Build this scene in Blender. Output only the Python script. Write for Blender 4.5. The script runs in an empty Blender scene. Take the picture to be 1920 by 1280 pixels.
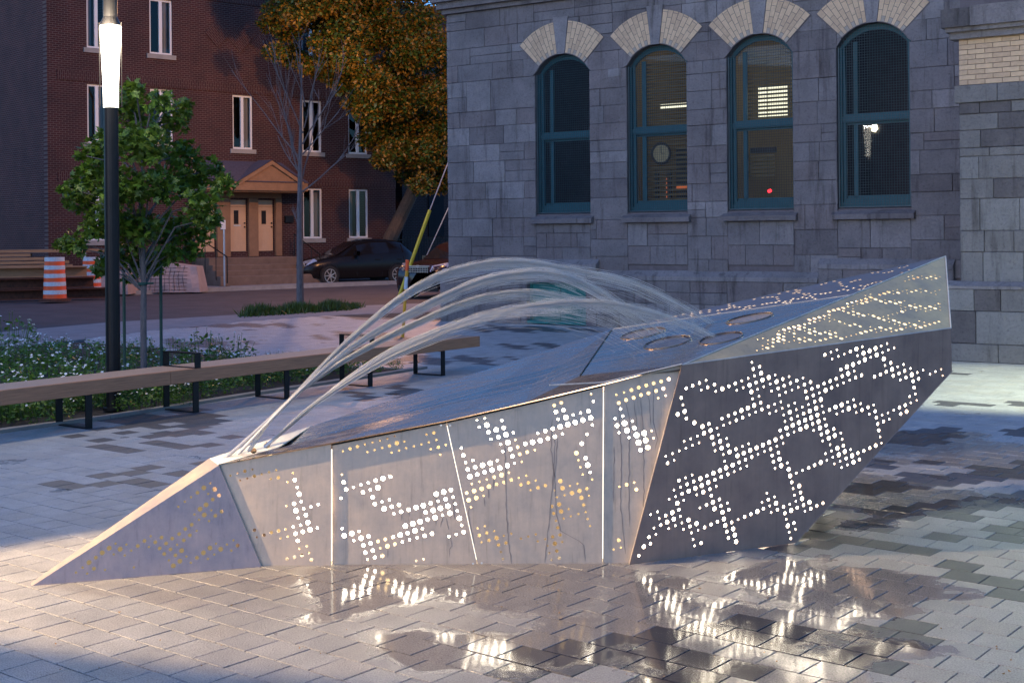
import bpy, bmesh, math, random
import numpy as np
from mathutils import Vector, Matrix, Quaternion
from mathutils.geometry import delaunay_2d_cdt
random.seed(7); RNG = np.random.default_rng(7)
S = bpy.context.scene
COL = S.collection

# ---------------------------------------------------------------- camera
FP, CX, HY, ROLL, EYE = 2450.0, 960.0, 440.0, 0.0087, 1.85
cam = bpy.data.cameras.new('camera')
cam.sensor_width = 36.0
cam.lens = FP / 1920.0 * 36.0
cam.shift_y = -(640.0 - HY) / 1920.0
cam.clip_start = 0.1
cam.clip_end = 600
cam_o = bpy.data.objects.new('camera', cam)
COL.objects.link(cam_o)
cr, sr = math.cos(ROLL), math.sin(ROLL)
cam_o.matrix_world = Matrix(((cr, sr, 0, 0), (0, 0, -1, 0), (-sr, cr, 0, EYE), (0, 0, 0, 1)))
S.camera = cam_o

# ---------------------------------------------------------------- dusk sky, weak sun
W = bpy.data.worlds.new('World'); S.world = W; W.use_nodes = True
nt = W.node_tree; nt.nodes.clear()
sky = nt.nodes.new('ShaderNodeTexSky'); sky.sky_type = 'NISHITA'; sky.sun_disc = False
sky.sun_elevation = math.radians(13); sky.sun_rotation = math.radians(215)
sky.altitude = 100; sky.air_density = 1.0; sky.dust_density = 0.6; sky.ozone_density = 7.5
bg = nt.nodes.new('ShaderNodeBackground'); bg.inputs[1].default_value = 0.15
wo = nt.nodes.new('ShaderNodeOutputWorld')
nt.links.new(sky.outputs[0], bg.inputs[0]); nt.links.new(bg.outputs[0], wo.inputs[0])
sun = bpy.data.lights.new('sun', 'SUN'); sun.energy = 0.15; sun.angle = math.radians(60); sun.color = (1.0, .62, .80)
sun_o = bpy.data.objects.new('sun', sun); COL.objects.link(sun_o)
sun_o.rotation_euler = (math.radians(62), 0, math.radians(-35))
S.view_settings.view_transform = 'Standard'; S.view_settings.look = 'None'
S.view_settings.gamma = 1.0; S.view_settings.use_curve_mapping = False
S.view_settings.exposure = 0.98
S.cycles.use_denoising = True
S.cycles.max_bounces = 8; S.cycles.diffuse_bounces = 3; S.cycles.glossy_bounces = 4
S.cycles.sample_clamp_indirect = 4.0
S.cycles.caustics_reflective = False; S.cycles.caustics_refractive = False

# ---------------------------------------------------------------- geometry helpers
def ray(px, py):
    u = (px - CX) / FP; v = (HY - py) / FP
    return Vector((u * cr + v * sr, 1.0, -u * sr + v * cr))
EYEV = Vector((0, 0, EYE))
def at(px, py, d): return EYEV + ray(px, py) * d              # the point seen there at depth d
def gnd(px, py, z=0.0):                                      # the point of the ground seen there
    r = ray(px, py); return EYEV + r * ((z - EYE) / r.z)
def on_plane(px, py, o, n):
    r = ray(px, py); return EYEV + r * ((o - EYEV).dot(n) / r.dot(n))

def tag(o, label=None, cat=None, group=None, kind=None):
    if label: o['label'] = label
    if cat: o['category'] = cat
    if group: o['group'] = group
    if kind: o['kind'] = kind
    return o
def link(name, me, mats=(), parent=None, smooth=False):
    o = bpy.data.objects.new(name, me); COL.objects.link(o)
    for m in (mats if isinstance(mats, (list, tuple)) else [mats]):
        if len(me.materials) < 16 and m is not None: me.materials.append(m)
    if smooth:
        for p in me.polygons: p.use_smooth = True
    if parent: o.parent = parent
    return o
def empty(name, loc=(0, 0, 0), rz=0.0, parent=None):
    o = bpy.data.objects.new(name, None); COL.objects.link(o)
    o.location = loc; o.rotation_euler = (0, 0, rz); o.empty_display_size = .2
    if parent: o.parent = parent
    return o
def thing(name, label, cat, loc=(0, 0, 0), rz=0.0, group=None):
    return tag(empty(name, loc, rz), label, cat, group)
def kids(o): return [c for c in bpy.data.objects if c.parent == o]
def copy_tree(o, parent=None):
    c = o.copy(); COL.objects.link(c); c.parent = parent
    for ch in kids(o): copy_tree(ch, c)
    return c

class MB:
    """collects vertices and faces (with material slot) into one mesh"""
    def __init__(s): s.v = []; s.f = []; s.m = []
    def add(s, vs, fs, m=0):
        b = len(s.v); s.v.extend([tuple(q) for q in vs]); s.f.extend([tuple(b + i for i in f) for f in fs]); s.m.extend([m] * len(fs))
    def box(s, a, b, m=0, M=None):
        x0, y0, z0 = a; x1, y1, z1 = b
        vs = [(x0, y0, z0), (x1, y0, z0), (x1, y1, z0), (x0, y1, z0), (x0, y0, z1), (x1, y0, z1), (x1, y1, z1), (x0, y1, z1)]
        if M is not None: vs = [M @ Vector(q) for q in vs]
        s.add(vs, [(3, 2, 1, 0), (4, 5, 6, 7), (0, 1, 5, 4), (1, 2, 6, 5), (2, 3, 7, 6), (3, 0, 4, 7)], m); return s
    def chbox(s, a, b, c=.006, m=0):
        """box whose front (-y) face has chamfered edges"""
        x0, y0, z0 = a; x1, y1, z1 = b
        vs = [(x0, y1, z0), (x1, y1, z0), (x1, y1, z1), (x0, y1, z1), (x0, y0 + c, z0), (x1, y0 + c, z0), (x1, y0 + c, z1), (x0, y0 + c, z1),
              (x0 + c, y0, z0 + c), (x1 - c, y0, z0 + c), (x1 - c, y0, z1 - c), (x0 + c, y0, z1 - c)]
        fs = [(8, 9, 10, 11)]
        for i in range(4):
            j = (i + 1) % 4
            fs += [(i, j, 4 + j, 4 + i), (4 + i, 4 + j, 8 + j, 8 + i)]
        s.add(vs, fs, m); return s
    def tube(s, pts, rad, n=8, m=0, cap=True):
        pts = [Vector(p) for p in pts]; k = len(pts)
        if not hasattr(rad, '__len__'): rad = [rad] * k
        b = len(s.v); up = None
        for i, p in enumerate(pts):
            t = (pts[min(i + 1, k - 1)] - pts[max(i - 1, 0)]).normalized()
            if up is None:
                up = t.orthogonal().normalized()
            up = (up - t * up.dot(t)).normalized(); w = t.cross(up)
            for j in range(n):
                a = 2 * math.pi * j / n
                s.v.append(tuple(p + (up * math.cos(a) + w * math.sin(a)) * rad[i]))
        for i in range(k - 1):
            for j in range(n):
                j2 = (j + 1) % n
                s.f.append((b + i * n + j, b + i * n + j2, b + (i + 1) * n + j2, b + (i + 1) * n + j)); s.m.append(m)
        if cap:
            s.f.append(tuple(b + j for j in reversed(range(n)))); s.m.append(m)
            s.f.append(tuple(b + (k - 1) * n + j for j in range(n))); s.m.append(m)
        return s
    def prism(s, poly, y0, y1, m=0):
        """polygon in x,z (counter-clockwise seen from -y) extruded along y"""
        n = len(poly)
        vs = [(x, y0, z) for x, z in poly] + [(x, y1, z) for x, z in poly]
        fs = [tuple(range(n)), tuple(reversed(range(n, 2 * n)))] + [(j, i, n + i, n + j) for i, j in ((i, (i + 1) % n) for i in range(n))]
        s.add(vs, fs, m); return s
    def lathe(s, prof, n=24, m=0, c=(0, 0, 0)):
        b = len(s.v); k = len(prof)
        for r, z in prof:
            for j in range(n):
                a = 2 * math.pi * j / n; s.v.append((c[0] + r * math.cos(a), c[1] + r * math.sin(a), c[2] + z))
        for i in range(k - 1):
            for j in range(n):
                j2 = (j + 1) % n; s.f.append((b + i * n + j, b + i * n + j2, b + (i + 1) * n + j2, b + (i + 1) * n + j)); s.m.append(m)
        s.f.append(tuple(b + j for j in reversed(range(n)))); s.m.append(m)
        s.f.append(tuple(b + (k - 1) * n + j for j in range(n))); s.m.append(m)
        return s
    def mesh(s, name):
        me = bpy.data.meshes.new(name); me.from_pydata(s.v, [], s.f)
        me.polygons.foreach_set('material_index', np.array(s.m, dtype=np.int32)); me.update(); return me
    def build(s, name, mats, parent=None, smooth=False):
        return link(name, s.mesh(name), mats, parent, smooth)

def in_poly(P, poly):
    x, y = P[:, 0], P[:, 1]; r = np.zeros(len(P), bool); n = len(poly)
    for i in range(n):
        x0, y0 = poly[i]; x1, y1 = poly[(i + 1) % n]
        if y0 == y1: continue
        r ^= ((y0 > y) != (y1 > y)) & (x < (x1 - x0) * (y - y0) / (y1 - y0) + x0)
    return r
def plate(name, mat, o, e1, e2, n, outer, holes, th, parent=None):
    """flat sheet with real holes: outline and holes in the plane (o, e1, e2), thickness th away from n"""
    vs = [Vector(p) for p in outer]; ed = [(i, (i + 1) % len(outer)) for i in range(len(outer))]
    for h in holes:
        b = len(vs); vs += [Vector(p) for p in h]; ed += [(b + i, b + (i + 1) % len(h)) for i in range(len(h))]
    V, E_, F_, *_r = delaunay_2d_cdt(vs, ed, [], 0, 1e-7)
    P = np.array([(v[0], v[1]) for v in V]); T = np.array([f for f in F_ if len(f) == 3])
    C = P[T].mean(axis=1)
    keep = in_poly(C, [tuple(p) for p in outer])
    for h in holes:
        h = np.array([tuple(p) for p in h]); lo, hi = h.min(0), h.max(0)
        idx = np.where((C[:, 0] > lo[0]) & (C[:, 0] < hi[0]) & (C[:, 1] > lo[1]) & (C[:, 1] < hi[1]))[0]
        if len(idx):
            keep[idx[in_poly(C[idx], h)]] = False
    T = T[keep]
    cnt = {}
    for t in T:
        for a, b in ((t[0], t[1]), (t[1], t[2]), (t[2], t[0])):
            cnt[(min(a, b), max(a, b))] = cnt.get((min(a, b), max(a, b)), 0) + 1
    N = len(P); o = Vector(o); e1 = Vector(e1); e2 = Vector(e2); n = Vector(n)
    vv = [o + e1 * float(p[0]) + e2 * float(p[1]) for p in P]
    verts = [tuple(v) for v in vv] + [tuple(v - n * th) for v in vv]
    ff = [tuple(int(i) for i in t) for t in T] + [tuple(int(i) + N for i in reversed(t)) for t in T]
    for (a, b), c in cnt.items():
        if c == 1: ff.append((int(a), int(b), int(b) + N, int(a) + N))
    me = bpy.data.meshes.new(name); me.from_pydata(verts, [], ff); me.update()
    bm = bmesh.new(); bm.from_mesh(me); bmesh.ops.delete(bm, geom=[v for v in bm.verts if not v.link_faces], context='VERTS')
    bmesh.ops.recalc_face_normals(bm, faces=bm.faces); bm.to_mesh(me); bm.free()
    return link(name, me, mat, parent)
def circle(cx, cy, r, n=14):
    a0 = random.random() * 6
    return [(cx + r * math.cos(a0 + 2 * math.pi * i / n), cy + r * math.sin(a0 + 2 * math.pi * i / n)) for i in range(n)]

# ---------------------------------------------------------------- materials
def nodes_of(name):
    m = bpy.data.materials.new(name); m.use_nodes = True; t = m.node_tree
    return m, t, t.nodes['Principled BSDF']
def N_(t, kind, **kw):
    n = t.nodes.new(kind)
    for k, v in kw.items():
        if k.startswith('i_'):
            key = k[2:]; n.inputs[int(key) if key.isdigit() else key.replace('_', ' ')].default_value = v
        else: setattr(n, k, v)
    return n
def ramp(t, src, stops):
    r = t.nodes.new('ShaderNodeValToRGB'); t.links.new(src, r.inputs[0]); e = r.color_ramp.elements
    while len(e) < len(stops): e.new(.5)
    for el, (p, c) in zip(e, stops): el.position = p; el.color = c if len(c) == 4 else (*c, 1)
    return r
def mat(name, color, rough=.6, metal=0.0, var=.25, scale=6.0, bump=.0, bscale=None, spec=.5, coord='Object', stretch=(1, 1, 1), detail=5, trans=0):
    """surface with a mottled base colour and fine relief"""
    m, t, b = nodes_of(name)
    tc = N_(t, 'ShaderNodeTexCoord'); mp = N_(t, 'ShaderNodeMapping'); mp.inputs['Scale'].default_value = stretch
    t.links.new(tc.outputs[coord], mp.inputs[0])
    n1 = N_(t, 'ShaderNodeTexNoise'); n1.inputs['Scale'].default_value = scale; n1.inputs['Detail'].default_value = detail; n1.inputs['Roughness'].default_value = .65
    t.links.new(mp.outputs[0], n1.inputs['Vector'])
    c = Vector(color); r = ramp(t, n1.outputs['Fac'], [(.25, tuple(c * (1 - var))), (.75, tuple(c * (1 + var)))])
    t.links.new(r.outputs[0], b.inputs['Base Color'])
    b.inputs['Roughness'].default_value = rough; b.inputs['Metallic'].default_value = metal; b.inputs['Specular IOR Level'].default_value = spec
    if bump:
        n2 = N_(t, 'ShaderNodeTexNoise'); n2.inputs['Scale'].default_value = bscale or scale * 6; n2.inputs['Detail'].default_value = 4
        t.links.new(mp.outputs[0], n2.inputs['Vector'])
        bp = N_(t, 'ShaderNodeBump'); bp.inputs['Strength'].default_value = bump; bp.inputs['Distance'].default_value = .01
        t.links.new(n2.outputs['Fac'], bp.inputs['Height']); t.links.new(bp.outputs[0], b.inputs['Normal'])
    return m
def emit(name, color, strength):
    m, t, b = nodes_of(name); t.nodes.remove(b)
    e = N_(t, 'ShaderNodeEmission'); e.inputs[0].default_value = (*color, 1); e.inputs[1].default_value = strength
    t.links.new(e.outputs[0], t.nodes['Material Output'].inputs[0]); return m
def glass(name, tint=(1, 1, 1), rough=.02, base=.06):
    m, t, b = nodes_of(name); t.nodes.remove(b)
    tr = N_(t, 'ShaderNodeBsdfTransparent'); tr.inputs[0].default_value = (*tint, 1)
    g = N_(t, 'ShaderNodeBsdfGlossy'); g.inputs['Roughness'].default_value = rough
    f = N_(t, 'ShaderNodeFresnel'); f.inputs[0].default_value = 1.5
    mx = N_(t, 'ShaderNodeMixShader'); t.links.new(f.outputs[0], mx.inputs[0]); t.links.new(tr.outputs[0], mx.inputs[1]); t.links.new(g.outputs[0], mx.inputs[2])
    t.links.new(mx.outputs[0], t.nodes['Material Output'].inputs[0]); return m
def steel(name, color=(.56, .435, .335), rough=.42, metal=.75, streaks=True, wet=False):
    """brushed stainless sheet; rain runs and scuffs vary its colour and gloss"""
    m, t, b = nodes_of(name)
    geo = N_(t, 'ShaderNodeNewGeometry'); mp = N_(t, 'ShaderNodeMapping'); mp.inputs['Scale'].default_value = (22, 22, 1.1)
    t.links.new(geo.outputs['Position'], mp.inputs[0])
    run = N_(t, 'ShaderNodeTexNoise', i_Scale=1.6, i_Detail=6.0, i_Roughness=.6); t.links.new(mp.outputs[0], run.inputs['Vector'])
    blot = N_(t, 'ShaderNodeTexNoise', i_Scale=5.0, i_Detail=6.0, i_Roughness=.7); t.links.new(geo.outputs['Position'], blot.inputs['Vector'])
    c = Vector(color)
    r1 = ramp(t, run.outputs['Fac'], [(.26, tuple(c * .74)), (.42, tuple(c * .97)), (.62, tuple(c * 1.03)), (.8, tuple(c * 1.16))])
    r2 = ramp(t, blot.outputs['Fac'], [(.3, (.74, .75, .78)), (.7, (1.12, 1.09, 1.02))])
    mx = N_(t, 'ShaderNodeMix', data_type='RGBA', blend_type='MULTIPLY'); mx.inputs[0].default_value = 1
    t.links.new(r1.outputs[0], mx.inputs[6]); t.links.new(r2.outputs[0], mx.inputs[7])
    t.links.new(mx.outputs[2], b.inputs['Base Color'])
    rr = ramp(t, blot.outputs['Fac'], [(.3, (rough * .75,) * 3), (.75, (rough * 1.3,) * 3)]); t.links.new(rr.outputs[0], b.inputs['Roughness'])
    b.inputs['Metallic'].default_value = metal
    mp2 = N_(t, 'ShaderNodeMapping'); mp2.inputs['Scale'].default_value = (30, 30, 700)
    t.links.new(geo.outputs['Position'], mp2.inputs[0])
    br = N_(t, 'ShaderNodeTexNoise', i_Scale=1.0, i_Detail=2.0); t.links.new(mp2.outputs[0], br.inputs['Vector'])
    bp = N_(t, 'ShaderNodeBump'); bp.inputs['Strength'].default_value = .08; bp.inputs['Distance'].default_value = .002
    t.links.new(br.outputs['Fac'], bp.inputs['Height']); t.links.new(bp.outputs[0], b.inputs['Normal'])
    return m
M_STEEL = steel('brushed_steel', metal=.25); M_STEEL_DARK = steel('shaded_side_steel', (.37, .255, .205), .40, .3)  # side facet's shade and warm ground bounce are put into its colour
M_STEEL_REAR = steel('shaded_rear_steel', (.15, .13, .14), .4, .5)  # darker copy of the steel, holding the rear facet's shade
M_STEEL_TRI = steel('lamplit_upper_steel', (.42, .36, .24), .45, metal=.2)  # the right-hand lamp's greenish light is painted into this steel
M_STEEL_NOSE = steel('shaded_nose_steel', (.56, .40, .35), .45, .25)  # mauve of the shaded nose is put into the colour
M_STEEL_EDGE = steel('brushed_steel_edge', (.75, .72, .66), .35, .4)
def wet_steel(name):
    m, t, b = nodes_of(name)
    geo = N_(t, 'ShaderNodeNewGeometry'); mp = N_(t, 'ShaderNodeMapping'); mp.inputs['Scale'].default_value = (1.2, 9, 9); mp.inputs['Rotation'].default_value = (0, 0, .05)
    t.links.new(geo.outputs['Position'], mp.inputs[0])
    n = N_(t, 'ShaderNodeTexNoise', i_Scale=2.2, i_Detail=7.0, i_Roughness=.65); t.links.new(mp.outputs[0], n.inputs['Vector'])
    r = ramp(t, n.outputs['Fac'], [(.3, (.22, .165, .13)), (.7, (.36, .27, .215))]); t.links.new(r.outputs[0], b.inputs['Base Color'])
    r2 = ramp(t, n.outputs['Fac'], [(.35, (.16,) * 3), (.65, (.36,) * 3)]); t.links.new(r2.outputs[0], b.inputs['Roughness'])
    b.inputs['Metallic'].default_value = .85
    bp = N_(t, 'ShaderNodeBump'); bp.inputs['Strength'].default_value = .35; bp.inputs['Distance'].default_value = .006
    t.links.new(n.outputs['Fac'], bp.inputs['Height']); t.links.new(bp.outputs[0], b.inputs['Normal'])
    return m
M_WET = wet_steel('wet_steel')
M_LED = emit('warm_white_led', (1.0, .88, .68), 16)
M_LED_SLIT = emit('slit_led', (1.0, .92, .76), 1.1)
M_NOSE_GLOW = emit('nose_glow', (1.0, .72, .38), .17); M_LED_REAR = emit('rear_led', (1.0, .84, .60), 4.0)  # first one imitates the lamp-lit inner wall of the nose
M_LED_SOFT = emit('soft_led', (1.0, .80, .52), 1.3)
M_LINER = mat('inner_liner', (.20, .15, .08), .7, var=.15, scale=8)
def water(name, tl=.5):
    m, t, b = nodes_of(name); t.nodes.remove(b)
    d = N_(t, 'ShaderNodeBsdfDiffuse'); d.inputs[0].default_value = (.92, .93, .95, 1)
    tr = N_(t, 'ShaderNodeBsdfTranslucent'); tr.inputs[0].default_value = (.95, .93, .90, 1)
    g = N_(t, 'ShaderNodeBsdfGlossy'); g.inputs['Roughness'].default_value = .25
    a = N_(t, 'ShaderNodeMixShader'); a.inputs[0].default_value = tl
    c = N_(t, 'ShaderNodeMixShader'); c.inputs[0].default_value = .12
    t.links.new(d.outputs[0], a.inputs[1]); t.links.new(tr.outputs[0], a.inputs[2]); t.links.new(a.outputs[0], c.inputs[1]); t.links.new(g.outputs[0], c.inputs[2])
    t.links.new(c.outputs[0], t.nodes['Material Output'].inputs[0]); return m
M_WATER = water('aerated_water', .72)

def N_map(t, src, a, b):
    m = N_(t, 'ShaderNodeMapRange'); t.links.new(src, m.inputs[0]); m.inputs[1].default_value = a; m.inputs[2].default_value = b; return m.outputs[0]
def paver_mat(name, color):
    """concrete paver, damp in patches: damp stone is darker and glossier"""
    m, t, b = nodes_of(name)
    geo = N_(t, 'ShaderNodeNewGeometry'); pos = geo.outputs['Position']
    grain = N_(t, 'ShaderNodeTexNoise', i_Scale=130.0, i_Detail=3.0); t.links.new(pos, grain.inputs['Vector'])
    blot = N_(t, 'ShaderNodeTexNoise', i_Scale=3.2, i_Detail=6.0, i_Roughness=.7); t.links.new(pos, blot.inputs['Vector'])
    c = Vector(color)
    r1 = ramp(t, grain.outputs['Fac'], [(.3, tuple(c * .55)), (.7, tuple(c * 1.42))])
    r2 = ramp(t, blot.outputs['Fac'], [(.3, (.78, .78, .78)), (.7, (1.12, 1.12, 1.12))])
    mx = N_(t, 'ShaderNodeMix', data_type='RGBA', blend_type='MULTIPLY'); mx.inputs[0].default_value = 1
    t.links.new(r1.outputs[0], mx.inputs[6]); t.links.new(r2.outputs[0], mx.inputs[7])
    # damp darkening round the fountain; it also paints the far plaza's brighter light
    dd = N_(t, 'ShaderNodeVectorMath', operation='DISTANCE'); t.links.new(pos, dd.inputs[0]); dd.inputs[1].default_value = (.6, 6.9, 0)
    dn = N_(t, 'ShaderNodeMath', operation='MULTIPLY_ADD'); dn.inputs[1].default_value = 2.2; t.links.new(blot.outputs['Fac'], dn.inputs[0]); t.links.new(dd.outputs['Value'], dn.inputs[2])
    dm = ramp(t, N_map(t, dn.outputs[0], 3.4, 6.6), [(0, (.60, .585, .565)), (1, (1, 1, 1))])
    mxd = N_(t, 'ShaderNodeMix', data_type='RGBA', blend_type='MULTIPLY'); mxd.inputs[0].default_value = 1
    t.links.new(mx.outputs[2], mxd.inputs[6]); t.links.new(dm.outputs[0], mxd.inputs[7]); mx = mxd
    # wetness: large soft patches near the fountain, broken up by noise
    sep = N_(t, 'ShaderNodeSeparateXYZ'); t.links.new(pos, sep.inputs[0])
    wet = N_(t, 'ShaderNodeTexNoise', i_Scale=1.6, i_Detail=6.0, i_Roughness=.55); t.links.new(pos, wet.inputs['Vector'])
    prev = None
    for (x, y, r) in WET_SPOTS:
        dv = N_(t, 'ShaderNodeVectorMath', operation='DISTANCE'); t.links.new(pos, dv.inputs[0]); dv.inputs[1].default_value = (x, y, 0)
        mr = N_(t, 'ShaderNodeMapRange'); t.links.new(dv.outputs['Value'], mr.inputs[0])
        mr.inputs[1].default_value = r; mr.inputs[2].default_value = r * .25; mr.inputs[3].default_value = 0; mr.inputs[4].default_value = 1
        if prev is None: prev = mr.outputs[0]
        else:
            mm = N_(t, 'ShaderNodeMath', operation='MAXIMUM'); t.links.new(prev, mm.inputs[0]); t.links.new(mr.outputs[0], mm.inputs[1]); prev = mm.outputs[0]
    ad = N_(t, 'ShaderNodeMath', operation='ADD'); t.links.new(prev, ad.inputs[0])
    sc = N_(t, 'ShaderNodeMath', operation='MULTIPLY_ADD'); sc.inputs[1].default_value = 3.0; sc.inputs[2].default_value = -1.45
    t.links.new(wet.outputs['Fac'], sc.inputs[0]); t.links.new(sc.outputs[0], ad.inputs[1])
    wr = ramp(t, ad.outputs[0], [(.42, (0, 0, 0)), (.75, (1, 1, 1))])
    mx2 = N_(t, 'ShaderNodeMix', data_type='RGBA', blend_type='MULTIPLY'); t.links.new(wr.outputs[0], mx2.inputs[0]); t.links.new(mx.outputs[2], mx2.inputs[6]); mx2.inputs[7].default_value = (.66, .64, .62, 1)
    t.links.new(mx2.outputs[2], b.inputs['Base Color'])
    rr = ramp(t, wr.outputs[0], [(0, (.42,) * 3), (.6, (.22,) * 3), (1, (.085,) * 3)]); t.links.new(rr.outputs[0], b.inputs['Roughness'])
    b.inputs['Specular IOR Level'].default_value = 1.0
    b1 = N_(t, 'ShaderNodeBump'); b1.inputs['Distance'].default_value = .006
    bs = ramp(t, wr.outputs[0], [(0, (1.0,) * 3), (1, (.02,) * 3)]); t.links.new(bs.outputs[0], b1.inputs['Strength'])
    t.links.new(grain.outputs['Fac'], b1.inputs['Height'])
    b2 = N_(t, 'ShaderNodeBump'); b2.inputs['Distance'].default_value = .007; b2.inputs['Strength'].default_value = .12
    t.links.new(blot.outputs['Fac'], b2.inputs['Height']); t.links.new(b1.outputs[0], b2.inputs['Normal']); t.links.new(b2.outputs[0], b.inputs['Normal'])
    return m
_w = [(700, 1100, .8), (1000, 1105, .8), (1540, 1100, .9), (1330, 1190, 1.3), (1230, 1120, .6), (840, 1210, .55), (860, 1100, .6), (1450, 1250, .7), (1880, 860, 1.5), (1700, 830, 1.5), (1600, 930, 1.2), (900, 1240, .5)]
WET_SPOTS = [(gnd(a, b_).x, gnd(a, b_).y, r) for a, b_, r in _w]
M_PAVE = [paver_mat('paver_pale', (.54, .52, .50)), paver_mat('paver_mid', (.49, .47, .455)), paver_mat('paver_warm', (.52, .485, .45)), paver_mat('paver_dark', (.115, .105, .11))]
M_BED = mat('sand_joint', (.05, .04, .035), .9, scale=30, coord='Object')
M_ASPHALT = mat('asphalt', (.075, .060, .060), .8, var=.35, scale=1.2, bump=.5, bscale=60)
M_CONC = mat('concrete', (.24, .235, .24), .85, var=.22, scale=2.5, bump=.3, bscale=50)
M_CURB = mat('curb_concrete', (.30, .285, .27), .85, var=.2, scale=3, bump=.3, bscale=40)
M_SOIL = mat('soil', (.035, .028, .022), .95, var=.5, scale=14, bump=.9, bscale=30)
def stone(name, c, var=.42):
    m, t, b = nodes_of(name)
    tc = N_(t, 'ShaderNodeNewGeometry')
    a = N_(t, 'ShaderNodeTexNoise', i_Scale=1.1, i_Detail=9.0, i_Roughness=.75); t.links.new(tc.outputs['Position'], a.inputs['Vector'])
    f = N_(t, 'ShaderNodeTexNoise', i_Scale=26.0, i_Detail=6.0, i_Roughness=.7); t.links.new(tc.outputs['Position'], f.inputs['Vector'])
    mp = N_(t, 'ShaderNodeMapping'); mp.inputs['Scale'].default_value = (7, 7, .7); t.links.new(tc.outputs['Position'], mp.inputs[0])
    dr = N_(t, 'ShaderNodeTexNoise', i_Scale=1.0, i_Detail=6.0, i_Roughness=.65); t.links.new(mp.outputs[0], dr.inputs['Vector'])
    c = Vector(c)
    r1 = ramp(t, a.outputs['Fac'], [(.25, tuple(c * (1 - var))), (.5, tuple(c)), (.78, tuple(c * (1 + var)))])
    r2 = ramp(t, dr.outputs['Fac'], [(.30, (.50, .48, .47)), (.46, (1, 1, 1))])
    r3 = ramp(t, f.outputs['Fac'], [(.28, (.60, .60, .60)), (.45, (1, 1, 1)), (.8, (1.15, 1.15, 1.15))])
    m1 = N_(t, 'ShaderNodeMix', data_type='RGBA', blend_type='MULTIPLY'); m1.inputs[0].default_value = 1
    m2 = N_(t, 'ShaderNodeMix', data_type='RGBA', blend_type='MULTIPLY'); m2.inputs[0].default_value = 1
    t.links.new(r1.outputs[0], m1.inputs[6]); t.links.new(r2.outputs[0], m1.inputs[7]); t.links.new(m1.outputs[2], m2.inputs[6]); t.links.new(r3.outputs[0], m2.inputs[7])
    t.links.new(m2.outputs[2], b.inputs['Base Color']); b.inputs['Roughness'].default_value = .85
    bp = N_(t, 'ShaderNodeBump'); bp.inputs['Strength'].default_value = .8; bp.inputs['Distance'].default_value = .02
    t.links.new(f.outputs['Fac'], bp.inputs['Height']); t.links.new(bp.outputs[0], b.inputs['Normal'])
    return m
M_STONE = [stone('limestone_grey', (.190, .168, .162)), stone('limestone_pale', (.24, .215, .207)), stone('limestone_warm', (.188, .158, .150)), stone('limestone_dark', (.155, .133, .128)), stone('limestone_weathered', (.180, .155, .148), .4)]
M_DSTONE = [stone('sooty_stone', (.125, .11, .105), .5), stone('grey_stone', (.20, .185, .17), .35), stone('pale_stone', (.235, .222, .205), .3)]
M_MORTAR = mat('lime_mortar', (.15, .125, .125), .95, scale=8)
M_CREAM = [mat('cream_brick_a', (.66, .46, .28), .75, var=.12, scale=20), mat('cream_brick_b', (.57, .39, .24), .75, var=.15, scale=20), mat('cream_brick_c', (.40, .33, .26), .8, var=.2, scale=20)]
M_TEAL = mat('teal_paint', (.006, .085, .105), .5, var=.25, scale=9, stretch=(6, 6, 1))
M_WIRE = mat('galvanised_wire', (.06, .09, .10), .5, metal=.3)
M_GLASS = glass('window_glass'); M_GLASS_DARK = glass('tinted_glass', (.25, .28, .30))
M_WHITE = mat('white_paint', (.70, .72, .74), .5, var=.06)
M_BLACK = mat('black_metal', (.012, .011, .012), .42, metal=.3, var=.3, spec=.4)
M_RUST = mat('rusty_steel', (.10, .035, .018), .75, metal=.2, var=.5, scale=12, bump=.4)
M_WOOD = mat('bench_wood', (.44, .20, .10), .55, var=.35, scale=3.0, stretch=(1.2, 30, 30), bump=.25, bscale=20)
M_LUMBER = mat('rough_lumber', (.36, .20, .10), .8, var=.35, scale=3, stretch=(1, 20, 20))
M_BARK = mat('bark', (.09, .062, .045), .9, var=.45, scale=9, stretch=(3, 3, .7), bump=.9, bscale=18)
M_BARK_GREY = mat('grey_bark', (.14, .12, .12), .9, var=.4, scale=9, stretch=(3, 3, .7), bump=.7, bscale=20)
def leaf(name, c, var=.5):
    m, t, b = nodes_of(name)
    geo = N_(t, 'ShaderNodeNewGeometry')
    n = N_(t, 'ShaderNodeTexNoise', i_Scale=7.0, i_Detail=2.0); t.links.new(geo.outputs['Position'], n.inputs['Vector'])
    c = Vector(c); r = ramp(t, n.outputs['Fac'], [(.3, tuple(c * (1 - var))), (.72, (c.x * 1.7, c.y * 1.35, c.z))])
    t.links.new(r.outputs[0], b.inputs['Base Color']); b.inputs['Roughness'].default_value = .45
    tl = N_(t, 'ShaderNodeBsdfTranslucent'); t.links.new(r.outputs[0], tl.inputs[0])
    mx = N_(t, 'ShaderNodeMixShader'); mx.inputs[0].default_value = .3
    t.links.new(b.outputs[0], mx.inputs[1]); t.links.new(tl.outputs[0], mx.inputs[2]); t.links.new(mx.outputs[0], t.nodes['Material Output'].inputs[0])
    return m
M_LEAF = leaf('maple_leaf', (.11, .22, .03), .6); M_LEAF2 = leaf('amber_lit_leaf', (.20, .135, .02)); M_LEAFY = leaf('young_maple_tip', (.13, .20, .03), .4); M_HATCH = mat('hatch_paint', (.02, .17, .15), .5); M_LEAF2G = leaf('street_maple_green', (.045, .10, .018)); M_LEAF3 = leaf('shrub_leaf', (.10, .24, .035))  # amber leaves of the street maple carry the lamp's glow in their colour
M_GRASS = leaf('grass_blade', (.05, .11, .02)); M_PETAL = mat('white_petal', (.80, .80, .78), .5, var=.05)
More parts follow.
